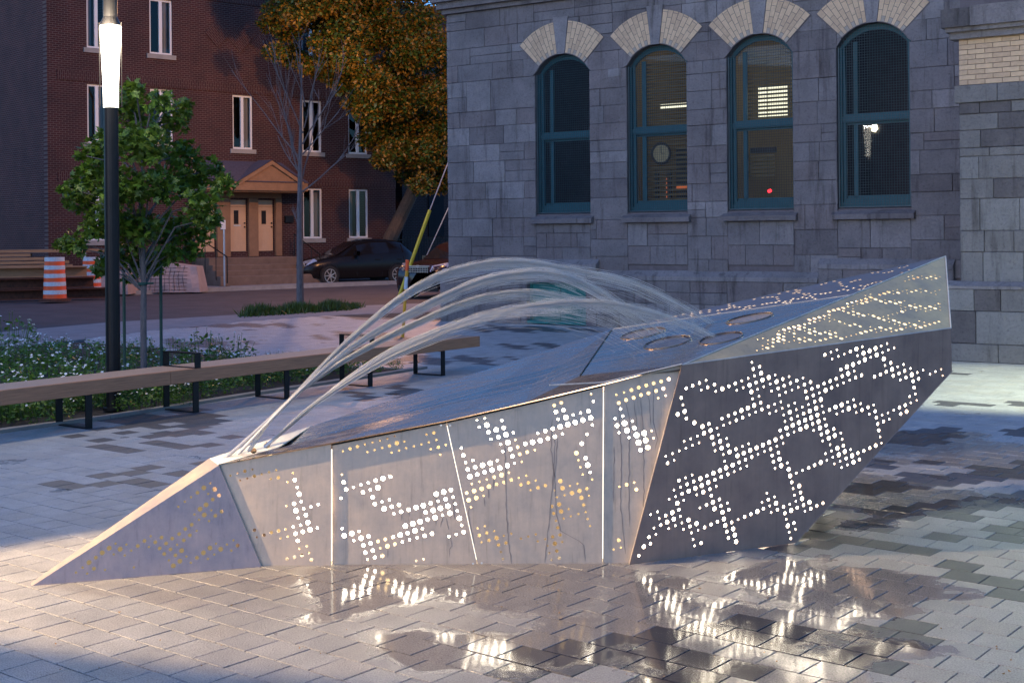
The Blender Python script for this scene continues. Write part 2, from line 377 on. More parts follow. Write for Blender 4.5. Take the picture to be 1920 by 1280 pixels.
def bricks(name, c1, c2, mortar, w=.215, h=.075, jt=.011, vert=False, side=False, rot=0.0):
    m, t, b = nodes_of(name)
    tc = N_(t, 'ShaderNodeTexCoord'); sp = N_(t, 'ShaderNodeSeparateXYZ'); t.links.new(tc.outputs['Object'], sp.inputs[0])
    cb = N_(t, 'ShaderNodeCombineXYZ')
    t.links.new(sp.outputs[1 if side else 0], cb.inputs[1 if vert else 0]); t.links.new(sp.outputs[2], cb.inputs[0 if vert else 1])
    mp = N_(t, 'ShaderNodeMapping'); mp.inputs['Rotation'].default_value = (0, 0, rot); t.links.new(cb.outputs[0], mp.inputs[0])
    k = N_(t, 'ShaderNodeTexBrick'); t.links.new(mp.outputs[0], k.inputs['Vector'])
    k.inputs['Color1'].default_value = (*c1, 1); k.inputs['Color2'].default_value = (*c2, 1); k.inputs['Mortar'].default_value = (*mortar, 1)
    k.inputs['Scale'].default_value = 1; k.inputs['Mortar Size'].default_value = jt; k.inputs['Brick Width'].default_value = w; k.inputs['Row Height'].default_value = h; k.inputs['Bias'].default_value = -.1
    n = N_(t, 'ShaderNodeTexNoise', i_Scale=1.3, i_Detail=6.0); t.links.new(tc.outputs['Object'], n.inputs['Vector'])
    r = ramp(t, n.outputs['Fac'], [(.3, (.75, .75, .78)), (.7, (1.15, 1.12, 1.1))])
    mx = N_(t, 'ShaderNodeMix', data_type='RGBA', blend_type='MULTIPLY'); mx.inputs[0].default_value = 1
    t.links.new(k.outputs[0], mx.inputs[6]); t.links.new(r.outputs[0], mx.inputs[7]); t.links.new(mx.outputs[2], b.inputs['Base Color'])
    b.inputs['Roughness'].default_value = .85
    bp = N_(t, 'ShaderNodeBump'); bp.invert = True; bp.inputs['Strength'].default_value = .6; bp.inputs['Distance'].default_value = .01
    t.links.new(k.outputs['Fac'], bp.inputs['Height']); t.links.new(bp.outputs[0], b.inputs['Normal'])
    return m
_rb = ((.050, .009, .010), (.032, .006, .008), (.11, .075, .068))
M_BRICK = bricks('red_brick', *_rb); M_BRICK_SIDE = bricks('red_brick_side', *_rb, side=True); M_BRICK_V = bricks('red_brick_soldier', *_rb, vert=True)
M_BRICK_D = bricks('red_brick_diagonal', *_rb, rot=math.radians(45)); M_BRICK_FAR = bricks('dark_brick', (.05, .018, .016), (.04, .016, .014), (.08, .06, .06))
# ================================================================ the perforated steel fountain
fountain = thing('fountain_sculpture', 'long faceted stainless steel fountain pierced by glowing round holes, standing on the plaza', 'fountain')
A = gnd(490, 1062); E0 = gnd(1180, 1058.5); F0 = gnd(1490, 1018); T0 = gnd(60, 1098); T1 = gnd(57, 1093)
Gp = at(1279, 683.5, 7.42)
def frame_of(a, b, c):
    """plane through three points, normal towards the camera; e1 horizontal, e2 up the slope"""
    n = (b - a).cross(c - a).normalized()
    if n.dot(EYEV - a) < 0: n = -n
    e1 = Vector((0, 0, 1)).cross(n).normalized(); e2 = n.cross(e1)
    return a, e1, e2, n
def uv(p, fr): o, e1, e2, n = fr; return ((p - o).dot(e1), (p - o).dot(e2))
FRONT = frame_of(A, E0, Gp)
pf = lambda x, y: on_plane(x, y, FRONT[0], FRONT[3])
Pk = pf(410, 872)
DARK = frame_of(E0, F0, Gp)
pd = lambda x, y: on_plane(x, y, DARK[0], DARK[3])
Kp = pd(1783, 615); Lp = pd(1785, 695)
NOSE = frame_of(T0, A, Pk)
Pk2 = at(392, 859, 7.62); Wp = at(1773, 480, 9.25); B2 = at(1148, 617, 8.65); B1 = at(582, 799, 7.95)
TRI = frame_of(Gp, Kp, Wp)
pt = lambda x, y: on_plane(x, y, TRI[0], TRI[3])
Vp = pt(1600, 552.5)
BASIN = frame_of(Gp, Vp, B2); pb = lambda x, y: on_plane(x, y, BASIN[0], BASIN[3])
BACK = frame_of(B2, Vp, Wp)
N2 = pb(1088, 704)

def nums(s): a = [float(q) for q in s.split()]; return list(zip(a[0::2], a[1::2]))
def holes_px(spec, ox, oy, sc):
    """spec: (radius in source pixels, 'x y x y ...' read off an enlargement)"""
    return [(ox + x / sc, oy + y / sc, r) for r, s in spec for x, y in nums(s)]
H_DARK = holes_px([
 (4.4, '1438 346 1455 419 1523 392 1608 438 1314 476 1332 549 1363 696 1295 725 1225 752 605 763 711 885 799 927 887 970 904 1045 816 1000 991 1088 1008 1161 1095 1203 1181 1245 1250 1217 1320 1187 1390 1158 1458 1129 1527 1100 1597 1071 1752 771 1716 943 1784 913 530 794 1016 516'),
 (3.2, '622 511 693 482 767 453 856 499 930 469 1087 488 1157 458 1384 448 1675 410 1760 453 1691 482 1624 511 1434 668 1448 740 1518 711 1154 783 1083 811 1012 840 1168 858 1239 828 568 615 623 839 870 899 921 1118 1078 1131 1164 1174 1647 970 1664 1042 1732 1014 1769 844 1543 1173 1354 300 1423 273 1559 1243 1628 1213'),
 (2.1, '840 424 786 528 945 544 1174 533 1244 503 1228 430 1298 402 1367 374 1338 228 1592 364 1744 382 1540 464 1469 493 1401 522 1554 540 1708 555 1776 527 1417 597 1347 625 1640 585 1655 657 1586 684 1670 729 1739 700 1602 756 1686 800 1533 785 1380 769 1310 798 1099 885 1029 913 958 943 974 1016 1063 1058 744 1031 672 1060 762 1103 690 1132 619 1162 600 1089 546 1192 473 1222 937 1190 1026 1232 1236 1144 1304 1114 1475 1199 1405 1229 1611 1142 1679 1112 1700 872 1798 985 586 690')], 1180, 640, 5.819) + holes_px([
 (4.5, '397 591 345 690 293 787 307 859 225 816 240 888 173 915 106 943 188 986 121 1015 321 931 335 1000 416 1042 432 1112 497 1083 505 773 572 748 650 790 526 1222 606 1258 943 1192 1280 821 630 336 697 310 644 408 826 257 811 187 877 160 942 134 955 205 1032 248 733 142 1122 362 1337 420'),
 (3.3, '314 547 390 205 667 169 763 285 579 436 513 464 447 490 380 518 462 563 83 484 166 529 180 602 195 673 233 501 248 574 263 645 278 716 158 844 439 803 565 363 724 453 789 426 1059 389 1198 405 1260 379 1275 450 1352 491 1412 465 1363 561 931 442 996 417 716 762 795 805 860 776 937 819 951 889 965 958 1029 929 1203 778 1266 752 1217 849 402 972 351 1070 486 1012 591 1194 815 1249 880 1220 255 957 1108 292 1135 432 978 1027 750 1275'),
 (2.1, '456 176 521 149 536 221 469 249 601 195 798 115 747 213 890 231 1005 108 1068 81 1145 126 1082 152 1019 178 1045 320 1184 334 1247 309 1323 352 1398 396 1461 370 1536 413 1596 386 1657 361 1671 430 1213 477 709 381 660 480 594 509 528 536 329 618 98 558 151 456 77 801 143 773 210 745 91 872 358 761 373 831 387 902 268 1028 366 1141 446 1183 461 1251 564 1055 578 1126 671 1236 1007 1165 992 1097 1092 905 1078 835 1014 861 1141 806 1328 725 1390 699 1377 630 1315 658 703 693 637 719 781 736 731 833 874 849 922 750 585 819 520 847 61 731 395 1275')], 1480, 630, 5.819) + holes_px([
 (4.5, '649 466 721 435 792 405 862 373 777 331 918 271 989 242 1058 212 1129 183 808 477 525 598 486 772 470 702 414 804 647 781 735 821 913 588 930 659 1018 698 1033 770 1048 841 1135 878 1152 946 1168 1018 160 1072 1398 689'),
 (3.3, '543 351 632 392 704 362 847 301 935 343 879 445 896 517 984 557 1000 628 1087 669 843 618 577 496 1199 153 1268 124 1337 95 1076 284 1005 313 543 670 398 733 343 837 663 851 823 861 893 830 963 800 1118 808 1066 909 1082 978 217 969 232 1040 105 1173 1328 718 1464 658 1259 747 785 1033 418 162'),
 (2.1, '616 321 686 291 561 423 489 455 507 527 595 567 435 557 738 506 950 414 1145 254 1214 222 1284 194 1041 141 400 89 491 131 772 649 1071 596 558 741 575 812 592 884 503 843 431 875 327 766 308 692 234 724 271 868 291 940 681 922 751 892 697 992 713 1062 1189 777 1449 590')], 1180, 840, 5.819) + holes_px([
 (4.5, '361 235 378 306 460 346 476 417 575 527 606 665 322 715 487 794 687 705 450 961 810 271 1006 187 1152 198 1167 268'),
 (3.3, '294 265 493 487 590 597 337 785 404 754 419 824 553 764 621 735 701 774 767 744 834 714 678 330 743 300 1087 227 1231 240 518 931 482 1098 237 676'),
 (2.1, '311 335 446 276 544 387 610 359 508 556 523 628 538 695 471 725 304 646 222 605 254 744 269 815 637 803 434 891 466 1030 534 1000 862 174 876 244 941 214 1021 257 957 285 1038 326 1101 297')], 1400, 820, 5.819)
H_P2 = holes_px([
 (5.3, '390 590 433 514 873 644 935 626 848 778 908 761 970 743 987 801 864 837 767 738 740 871 680 888 697 946 575 981 618 907 1065 843 442 766 707 754 251 1008 175 969 112 986 470 1073 428 1152 548 222'),
 (4.0, '372 532 494 497 108 546 128 605 267 628 505 748 565 732 583 789 645 773 802 854 636 965 838 971 777 988 515 999 453 1017 392 1034 314 992 330 1051 348 1110 366 1169 287 1127 270 1067 532 1056 1101 958 951 685 785 796 828 720 891 256 995 610 347 670 365 725 160 269 222 251 487 245 854 137'),
 (2.7, '250 567 311 550 328 608 188 587 85 678 425 708 486 690 522 806 95 928 191 1027 235 951 410 1090 305 1184 593 1039 653 1021 715 1004 759 930 707 1195 768 1182 926 818 889 702 1013 668 1031 725 1048 783 1084 901 978 994 1039 976 828 272 907 317 952 236 101 289 283 233 345 216 407 201 469 184 529 165 303 296 364 279 426 262 610 209 566 284 625 264 689 249 751 233 811 215 504 301 793 150 875 196 93 482')], 620, 780, 4.414)
H_P3 = holes_px([
 (5.1, '266 280 330 313 397 346 411 399 580 397 632 386 770 291 821 276 873 261 925 246 978 231 808 228 289 541 302 588 354 574 368 621 149 633 281 700 231 716 179 731 194 778 142 793 237 555 406 558 958 554 880 471 770 663 785 712 901 730 850 745 915 778 762 823 776 871 333 1053 733 1092'),
 (3.9, '382 299 277 329 345 362 530 408 426 444 478 430 492 479 441 494 685 372 733 359 718 305 667 320 963 185 186 569 251 603 200 618 135 584 105 487 128 745 317 636 333 685 384 671 434 655 500 689 551 675 617 709 667 694 917 407 945 506 711 837 725 885 952 715 930 827 753 983 718 1046 768 1032 746 1142 762 1190 215 1035 266 1019 281 1069 346 1101 398 1087 728 145 777 127 740 190 792 178 543 464'),
 (2.5, '214 294 294 376 361 411 448 332 462 381 376 460 595 450 506 531 457 541 91 437 120 536 171 521 338 523 163 682 215 667 266 653 418 605 485 641 537 626 602 660 566 725 244 764 157 842 202 986 252 972 317 1006 230 1083 383 1038 434 1023 362 1149 376 1196 500 1057 550 1043 602 1028 615 1076 667 1061 682 1106 695 1156 710 1203 783 1080 755 240 859 211 909 197 990 279 953 343 616 336 785 340 894 520 908 568 923 618 974 603 989 652 887 681 836 696 966 763 944 875 958 923 974 971 894 889 842 904 827 855 792 919 740 935 799 760 747 774 733 727 719 679 982 68 997 117 198 244 251 230 369 249')], 840, 720, 3.657)
H_P1 = holes_px([
 (5.0, '580 936 495 822 515 723 567 893'),
 (4.0, '484 780 537 948 392 942 348 953 304 968 247 938 506 1003 493 960 443 1110 487 1099 531 1089 588 1116 189 585 246 615 555 848 390 624 489 638'),
 (2.6, '575 1074 503 682 527 768 542 810 585 799 629 785 439 793 508 866 523 908 479 919 433 933 447 976 404 987 261 981 624 925 517 1048 561 1034 145 598 102 612 234 575 290 603 334 591 377 579 203 629 160 641 345 632 446 651 478 596')], 400, 700, 3.2)
H_P4 = holes_px([
 (5.7, '1131 406 1145 447 1199 474 1243 463 1253 503 1211 516 1265 544'),
 (4.2, '1088 419 1098 290 1140 273 1183 260 1225 245 1267 234 1212 202 1255 190 1297 178 1340 167 1384 154 1311 221 1353 208 1170 216 1223 558 1187 433 1143 756 1198 784 1098 1073'),
 (2.6, '1084 243 1128 230 1323 262 1366 248 1108 324 1121 365 1077 378 1176 393 1101 459 1157 487 1285 449 1297 491 1101 768 1186 744 1110 1115 1068 1126')], 800, 660, 3.048)
H_NOSE = holes_px([
 (4.6, '1468 361 1546 371 786 795 641 898 865 802 1512 794 1589 802 1465 828 1308 812 1295 888 1248 921 1440 514 1471 556 1484 483 736 828'),
 (3.6, '676 942 1422 396 1577 415 1532 444 1334 657 1380 626 1290 693 1367 702 1323 738 1240 726 1228 803 1163 718 1118 752 1040 742 992 779 1183 836 1263 846 1418 863 1711 776 1596 531 1550 562 690 863 1150 796 1196 761'),
 (2.2, '1514 328 1499 404 1376 429 1330 461 1284 497 1400 552 1432 590 1522 522 1505 600 1416 670 1085 709 1072 786 1275 770 945 812 898 847 910 769 832 762 819 839 1342 855 1216 882 1374 900 1497 872 1543 840 1555 762 1634 769 1666 812 1681 738 547 970 595 934 628 977 756 951 964 933')], 0, 820, 3.84)
H_TRI = holes_px([
 (3.9, '295 721 295 753 293 785 342 772 485 641 485 671 439 653 393 664 346 678 191 846 627 575 580 586 672 564 630 695 678 714 583 770 488 765 582 709 772 720 873 760 760 510 805 499 848 488 893 477 1031 529 1079 547 1172 552 1219 571 1102 394 1145 380 1065 433 1106 421 1270 345 1310 331 1101 696 1057 709 1236 659 1362 594 1461 628 1239 415 1190 397 1325 419 1376 436 1415 424 1510 457 1558 472 1694 465 1740 481 1436 512 1427 672 1554 635 1605 655 1399 337'),
 (3.0, '246 765 244 797 242 831 343 741 536 628 534 659 725 703 820 708 536 784 680 776 776 751 825 740 717 551 894 505 940 523 988 541 985 512 935 466 932 438 972 426 1016 415 1058 405 762 540 580 678 439 714 860 605 955 641 1268 589 1228 356 1523 328 1564 317 1654 320 1603 460 1650 479 1408 611 1286 678 1380 683 1329 665 1647 642 1690 628 1736 616 1775 603 1148 684 1000 629 1048 648 1284 432 1580 195 1541 207 1663 200 1700 188 1747 203 1774 438 627 605 583 618 728 765'),
 (1.8, '152 759 101 770 148 825 146 857 94 870 198 777 197 810 297 690 348 710 395 696 344 803 393 791 440 685 439 745 440 778 488 797 537 690 536 752 674 593 764 570 766 600 718 580 810 586 906 623 628 665 633 729 633 790 770 690 920 745 965 733 1010 721 1142 653 1188 672 1242 690 1198 702 980 455 1020 443 982 484 1147 410 1143 352 1096 362 1125 536 1035 559 1262 559 1307 547 1348 536 1391 524 1311 576 1278 403 1367 408 1458 412 1421 453 1425 482 1466 470 1551 444 1468 500 1515 487 1567 500 1607 490 1655 508 1697 495 1737 453 1782 468 1787 498 1731 625 1640 612 1594 600 1501 616 1411 640 1367 625 1317 606 1512 648 1562 664 1335 695 1470 660 1390 310 1438 325 1350 320 1355 348 1482 342 1477 314 1603 304 1609 331 1700 337 1738 323 1747 352 1778 312 1460 231 1499 217 1492 190 1531 181 1615 185 1622 210 1706 215 1738 177 1780 190')], 1400, 480, 4.923)
H_BACK = holes_px([(2.3, '397 452 425 449 455 440 486 432 515 425 571 411 600 408 631 398 631 410 631 422 660 406 692 402 692 390 722 398 722 386 753 393 753 381 783 389 783 378 814 384 820 400 845 378 876 374 893 341 895 353 898 365 922 337 926 349 932 361 965 360 975 380 1000 372 1010 360 1035 352 1040 364 1068 350 1098 346 1128 341 1159 335 1190 330 1222 326 1070 304 1101 298 1131 293 1165 290 1197 288 1228 290 1235 302 1246 265 1245 316 1255 335 1275 328 1280 345 1290 320 1300 332 1325 325 1330 312 1352 312 1345 300 1380 302 1410 290 1440 295 1305 250 1335 242 1365 238 1350 262 1370 250 1385 258 1390 242 1420 265 1430 275 1440 285 1455 265 1465 280 1480 290 1500 300 1500 268 1540 266 1572 262 1606 256 1520 205 1545 200 1575 191 1635 178 1665 174 1672 186 1680 198 1690 210 1640 250 1665 245 1700 235 1720 215 1730 240 1755 182 1780 173 1815 167 1845 164 1750 232 1770 225 1800 215 1820 208 1850 212 1870 202 1900 192 1810 235 1840 228')], 1130, 480, 3.765) + holes_px([(2.1, '1160 157 1210 150 1265 155 1310 150 1340 140 1410 107 1450 103 1480 90 1515 75 1190 243 1235 236 1430 152 1495 127')], 1400, 480, 4.923)

def make_holes(hp, fr, outer, margin=.004, k=1.0):
    """pixel marks -> circles in the plane, kept clear of one another and of the outline"""
    out = []; keep = []
    for x, y, r in hp:
        p = on_plane(x, y, fr[0], fr[3]); q = uv(p, fr); rr = r * (p.y) / FP * k
        out.append((q[0], q[1], rr))
    n = len(outer)
    for u, v, r in sorted(out, key=lambda q: -q[2]):
        if not in_poly(np.array([(u, v)]), outer)[0]: continue
        ok = True
        for i in range(n):
            a = Vector(outer[i]); b = Vector(outer[(i + 1) % n]); d = b - a; L = d.length
            s = max(0, min(1, (Vector((u, v)) - a).dot(d) / (L * L)))
            if (a + d * s - Vector((u, v))).length < r + margin: ok = False; break
        if ok and all((u - a) ** 2 + (v - b) ** 2 > (r + c + .003) ** 2 for a, b, c in keep): keep.append((u, v, r))
    return [circle(u, v, r) for u, v, r in keep]
def sheet(name, mat_, fr, pts, hp=(), th=.005, shift=0.0, label=None, k=1.0):
    fr = (fr[0] + fr[3] * shift, fr[1], fr[2], fr[3])
    outer = [uv(p, fr) for p in pts]
    o = plate(name, mat_, fr[0], fr[1], fr[2], fr[3], outer, make_holes(hp, fr, outer, k=k) if hp else [], th, fountain)
    if label: o['label'] = label
    return o
sheet('steel_panel', M_STEEL, FRONT, [A, pf(619.6, 1063), pf(619.6, 833.0), Pk], H_P1, shift=-.02, k=.82, label='steel panel beside the nose with a cross of small holes')
sheet('steel_panel', M_STEEL, FRONT, [pf(621.0, 1062.6), pf(894.3, 1060.6), pf(835.2, 791.4), pf(621.0, 831.8)], H_P2, shift=-.04, k=.80, label='steel panel with a diagonal band of bright holes')
sheet('steel_panel', M_STEEL, FRONT, [pf(895.6, 1060.5), pf(1130, 1059), pf(1131.4, 722.7), pf(836.5, 790.8)], H_P3, shift=-.04, k=.82, label='widest steel panel with dark drip marks and golden holes')
sheet('steel_panel', M_STEEL, FRONT, [pf(1131.8, 1058.8), E0, Gp, pf(1133.2, 721.6)], H_P4, shift=-.05, k=.82, label='narrow steel panel with a row of holes along its top')
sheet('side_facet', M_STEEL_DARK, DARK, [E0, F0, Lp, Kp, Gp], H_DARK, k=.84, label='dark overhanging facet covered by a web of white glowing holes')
sheet('nose_facet', M_STEEL_NOSE, NOSE, [T0, A + NOSE[3] * 0, Pk], H_NOSE, label='pointed grey nose facet with small holes')
sheet('upper_facet', M_STEEL_TRI, TRI, [Gp, Kp, Wp], H_TRI, label='triangular upper facet with rows of amber holes', k=1.0)
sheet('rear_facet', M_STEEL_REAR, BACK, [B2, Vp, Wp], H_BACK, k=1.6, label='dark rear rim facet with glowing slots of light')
def poly_mesh(name, mat_, polys, th=0.0, label=None, parent=fountain):
    mb = MB()
    for pl in polys: mb.add(pl, [tuple(range(len(pl)))])
    o = mb.build(name, mat_, parent)
    if label: o['label'] = label
    return o
# drain openings in the basin: oval grates of fine mesh
GR = [(1405.6, 597, 45, 6.8), (1206, 625, 43, 7.5), (1251.5, 642, 46, 9.5), (1352, 634, 42, 8.5), (1257, 677, 44, 9.5)]
def ellipse_uv(cx, cy, a, b, fr, n=28, tilt=-.19):
    out = []
    for i in range(n):
        t = 2 * math.pi * i / n; x = a * math.cos(t); y = b * math.sin(t)
        p = on_plane(cx + x * math.cos(tilt) - y * math.sin(tilt), cy + x * math.sin(tilt) + y * math.cos(tilt), fr[0], fr[3]); out.append(uv(p, fr))
    return out
b_out = [uv(p, BASIN) for p in (N2, Gp, Vp, B2)]
ells = [ellipse_uv(*g, BASIN) for g in GR]
def inset_ok(e): return in_poly(np.array(e), b_out).all()
ells = [e for e in ells if inset_ok(e)]
tiny = []
for _ in range(900):
    x = random.gauss(1180, 90); y = random.gauss(668, 26)
    q = uv(pb(x, y), BASIN); tiny.append((q[0], q[1], .0022))
keep = []
for u, v, r in tiny:
    if len(keep) > 130: break
    if not in_poly(np.array([(u, v)]), b_out)[0]: continue
    c = circle(u, v, r * 3, 6)
    if not in_poly(np.array(c), b_out).all() or any(in_poly(np.array(c), e).any() for e in ells): continue
    if any(math.hypot(u - a, v - b) < .02 for a, b in keep): continue
    keep.append((u, v))
plate('basin_sheet', M_WET, BASIN[0], BASIN[1], BASIN[2], BASIN[3], b_out, ells + [circle(u, v, .0022, 6) for u, v in keep], .004, fountain)['label'] = 'wet steel basin the water falls on, with oval drains'
poly_mesh('led_shield', M_STEEL_REAR, [[p - BASIN[3] * .035 for p in (N2, Gp, Vp, B2)]])  # unseen dark sheet added to keep LED glow out of the grates
M_GRATE = mat('grate_steel', (.20, .22, .27), .4, metal=.4)
for e in ells:
    cx = sum(p[0] for p in e) / len(e); cy = sum(p[1] for p in e) / len(e)
    ex = max(p[0] for p in e) - min(p[0] for p in e); ey = max(p[1] for p in e) - min(p[1] for p in e)
    g = MB(); st = .0085; o_, e1, e2, n_ = BASIN; ea = np.array(e)
    nx = int(ex / st) + 2; ny = int(ey / st) + 2
    for ix in range(-nx // 2, nx // 2 + 1):
        for iy in range(-ny // 2, ny // 2 + 1):
            u0 = cx + (ix + .5 * (iy % 2)) * st; v0 = cy + iy * st * .87
            if in_poly(np.array([(u0, v0)]), e)[0]:
                r1, r2 = st * .57, st * .30; vs = []; fs = []
                for k_ in range(6):
                    a_ = math.pi / 6 + math.pi / 3 * k_
                    vs += [o_ + e1 * (u0 + r1 * math.cos(a_)) + e2 * (v0 + r1 * math.sin(a_)) - n_ * .004, o_ + e1 * (u0 + r2 * math.cos(a_)) + e2 * (v0 + r2 * math.sin(a_)) - n_ * .004]
                fs = [(2 * k_, 2 * ((k_ + 1) % 6), 2 * ((k_ + 1) % 6) + 1, 2 * k_ + 1) for k_ in range(6)]
                g.add(vs, fs)
    go = g.build('drain_grate', M_GRATE, fountain); go['kind'] = 'stuff'
    rim = MB(); pts = [o_ + e1 * u + e2 * v + n_ * .002 for u, v in e]; rim.tube(pts + pts[:1], .004, 6, cap=False)
    rim.build('drain_rim', M_WET, fountain)
# top slopes between the basin and the nose, folded along a valley
fe = [Pk, pf(620, 832), pf(835, 790.3), pf(985, 756.5), pf(1133, 721), Gp]
fold_px = [(505, 846), (640, 808), (760, 776), (900, 741), (1000, 719), (1088, 704)]
fold = [at(x, y, 7.62 + .26 * i / 5) for i, (x, y) in enumerate(fold_px)]; fold[-1] = N2
lip = [p + FRONT[3] * .008 + Vector((0, 0, .006)) for p in fe[:-1]] + [Gp]
poly_mesh('top_sheet', M_WET, [[lip[0], lip[1], fold[1], fold[0]], [lip[1], lip[2], fold[3], fold[2]], [lip[1], fold[2], fold[1]], [lip[2], lip[3], fold[4], fold[3]], [lip[3], lip[4], N2, fold[4]], [lip[4], Gp, N2]], label='wet folded sheet along the top of the front panels')
bk = lambda f: B1.lerp(B2, f)
poly_mesh('top_sheet', M_WET, [[fold[0], fold[1], bk(.12), B1], [fold[1], fold[2], bk(.32), bk(.12)], [fold[2], fold[3], bk(.55), bk(.32)], [fold[3], fold[4], bk(.78), bk(.55)], [fold[4], N2, B2, bk(.78)]], label='long wet slope behind the fold rising to the basin')
# seam battens and bright folded edges
sm = MB(); sm.tube([N2 + BASIN[3] * .003, B2 + BASIN[3] * .003], .0035, 6); sm.build('seam', M_BLACK, fountain)
em = MB(); em.tube([pf(1030, 745) + FRONT[3] * .04 + Vector((0, 0, .07)), pf(1133, 720.5) + Vector((0, 0, .012)), Gp + Vector((0, 0, .004))], .0045, 6)
em.build('folded_edge', M_STEEL_EDGE, fountain)
for a_, b_ in ((Gp, Kp), (Kp, Wp), (Gp, Wp), (B2, Vp)):
    MB().tube([a_, b_], .004, 6).build('folded_edge', M_STEEL_EDGE, fountain)
jt = MB(); jt.tube([p - FRONT[3] * .03 - Vector((0, 0, .006)) for p in fe[1:-1]], .005, 6); jt.build('panel_joint', M_BLACK, fountain)
# bright strip along the nose, nozzle plate with four outlets
poly_mesh('nose_strip', M_STEEL, [[T0, Pk, Pk2, T1]], label='pale bevelled strip running up the nose')
NZ = frame_of(Pk, Pk2, B1)
npts = [Pk, at(0, 0, 1), Pk2, B1]
npts = [Pk, on_plane(522, 838, NZ[0], NZ[3]), B1, Pk2]
NOZ = [(422.5, 866.0), (448.4, 855.3), (475.4, 844.2), (500.5, 833.8)]
no = [uv(p, NZ) for p in npts]; nh = []
for x, y in NOZ:
    e = [uv(on_plane(x + 5.2 * math.cos(t) * 1.15, y + 6.0 * math.sin(t), NZ[0], NZ[3]), NZ) for t in [2 * math.pi * i / 16 for i in range(16)]]
    if in_poly(np.array(e), no).all(): nh.append(e)
plate('nozzle_plate', M_STEEL_EDGE, NZ[0], NZ[1], NZ[2], NZ[3], no, nh, .006, fountain)['label'] = 'polished plate with four round water outlets'
for x, y in NOZ:
    p = on_plane(x, y, NZ[0], NZ[3]); MB().tube([p - NZ[3] * .12, p - NZ[3] * .01], .018, 14, cap=False).build('nozzle_sleeve', M_LINER, fountain)
poly_mesh('top_sheet', M_WET, [[npts[1], fold[0], B1], [Pk, lip[0], fold[0], npts[1]]])
# hidden back and underside
bg1 = Vector((B1.x - .1, B1.y + .05, 0)); bg2 = Vector((B2.x, B2.y + .1, 0)); bg3 = Vector((1.9, 8.9, 0)); LB = Lp + Vector((.02, .55, .12))
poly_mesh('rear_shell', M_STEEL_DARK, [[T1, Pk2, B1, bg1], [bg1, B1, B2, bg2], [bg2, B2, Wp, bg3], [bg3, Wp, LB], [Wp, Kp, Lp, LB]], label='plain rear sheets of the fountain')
UND = frame_of(F0, Lp, bg3); UND = (UND[0], UND[1], UND[2], UND[3])
up = [uv(p, UND) for p in (F0, Lp, LB, bg3)]
uh = []
us = [p[0] for p in up]; vs_ = [p[1] for p in up]
for i in range(60):
    for j in range(60):
        u = min(us) + i * .052; v = min(vs_) + j * .052
        if math.sin(u * 7 + v * 3) + math.sin(v * 9 - u * 4) < .2: continue
        c = circle(u, v, .013, 8)
        if u < max(us) and v < max(vs_) and in_poly(np.array(circle(u, v, .02, 8)), up).all(): uh.append(c)
uc = sum((F0, Lp, LB, bg3), Vector()) / 4; un = UND[3] if UND[3].dot(Vector((1.5, 8.2, .6)) - uc) > 0 else -UND[3]
poly_mesh('light_panel', M_LED, [[uc + (p - uc) * .85 + un * .07 for p in (F0, Lp, LB, bg3)]])
plate('underside_facet', M_STEEL_DARK, UND[0], UND[1], UND[2], UND[3], up, uh, .004, fountain)
for a_, b_, nn_ in ((E0, Gp, FRONT[3]), (A, Pk, FRONT[3])):
    poly_mesh('leak_strip', M_STEEL_EDGE, [[a_ + nn_ * .001, b_ + nn_ * .001, b_ - nn_ * .07, a_ - nn_ * .07]])  # strips added to stop inside light leaking past the panel edges
# inside: liner behind the front panels and LED light panels
def inset(pts, k, off, n): c = sum(pts, Vector()) / len(pts); return [c + (p - c) * k + n * off for p in pts]
def inner(name, mat_, fr, pix, off, f):
    return poly_mesh(name, mat_, [[f(*q) + fr[3] * off for q in pix]])
inner('inner_liner', M_LINER, FRONT, [(500, 1050), (1175, 1048), (1255, 705), (1130, 735), (830, 805), (620, 845), (440, 885)], -.27, pf)
poly_mesh('light_panel', M_NOSE_GLOW, [inset([T0, A, Pk], .82, -.12, NOSE[3])])  # glowing sheet added in place of the nose's lit liner
poly_mesh('light_panel', M_LED, [inset([E0, F0, Lp, Kp, Gp], .97, -.07, DARK[3])])
for q in ([(632, 900), (700, 880), (700, 1052), (632, 1052)], [(700, 960), (850, 860), (880, 1000), (760, 1050)], [(690, 880), (830, 935), (700, 960)],
          [(850, 800), (962, 770), (965, 880), (872, 905)], [(965, 790), (1122, 745), (1122, 835), (975, 845)], [(1142, 770), (1215, 755), (1215, 850), (1142, 850)],
          [(540, 900), (618, 870), (618, 1020), (540, 1020)], [(1092, 850), (1122, 845), (1122, 890), (1092, 890)]):
    inner('light_panel', M_LED, FRONT, q, -.12, pf)
inner('light_panel', M_LED_SLIT, FRONT, [(1120, 740), (1134, 735), (1134, 1050), (1120, 1050)], -.09, pf)
inner('light_panel', M_LED_SLIT, FRONT, [(611, 845), (622, 842), (622, 1055), (611, 1055)], -.08, pf)
inner('light_panel', M_LED_SLIT, FRONT, [(832, 800), (839, 798), (899, 1052), (891, 1052)], -.08, pf)
poly_mesh('light_panel', M_LED_SOFT, [inset([Gp, Kp, Wp], .93, -.10, TRI[3])])
poly_mesh('light_panel', M_LED_REAR, [inset([B2, Vp, Wp], .93, -.06, BACK[3])])
poly_mesh('light_panel', M_LED, [[Vector((1.75, 8.1, .25)), Vector((2.55, 8.6, .8)), Vector((2.3, 8.9, .8)), Vector((1.7, 8.6, .25))]])
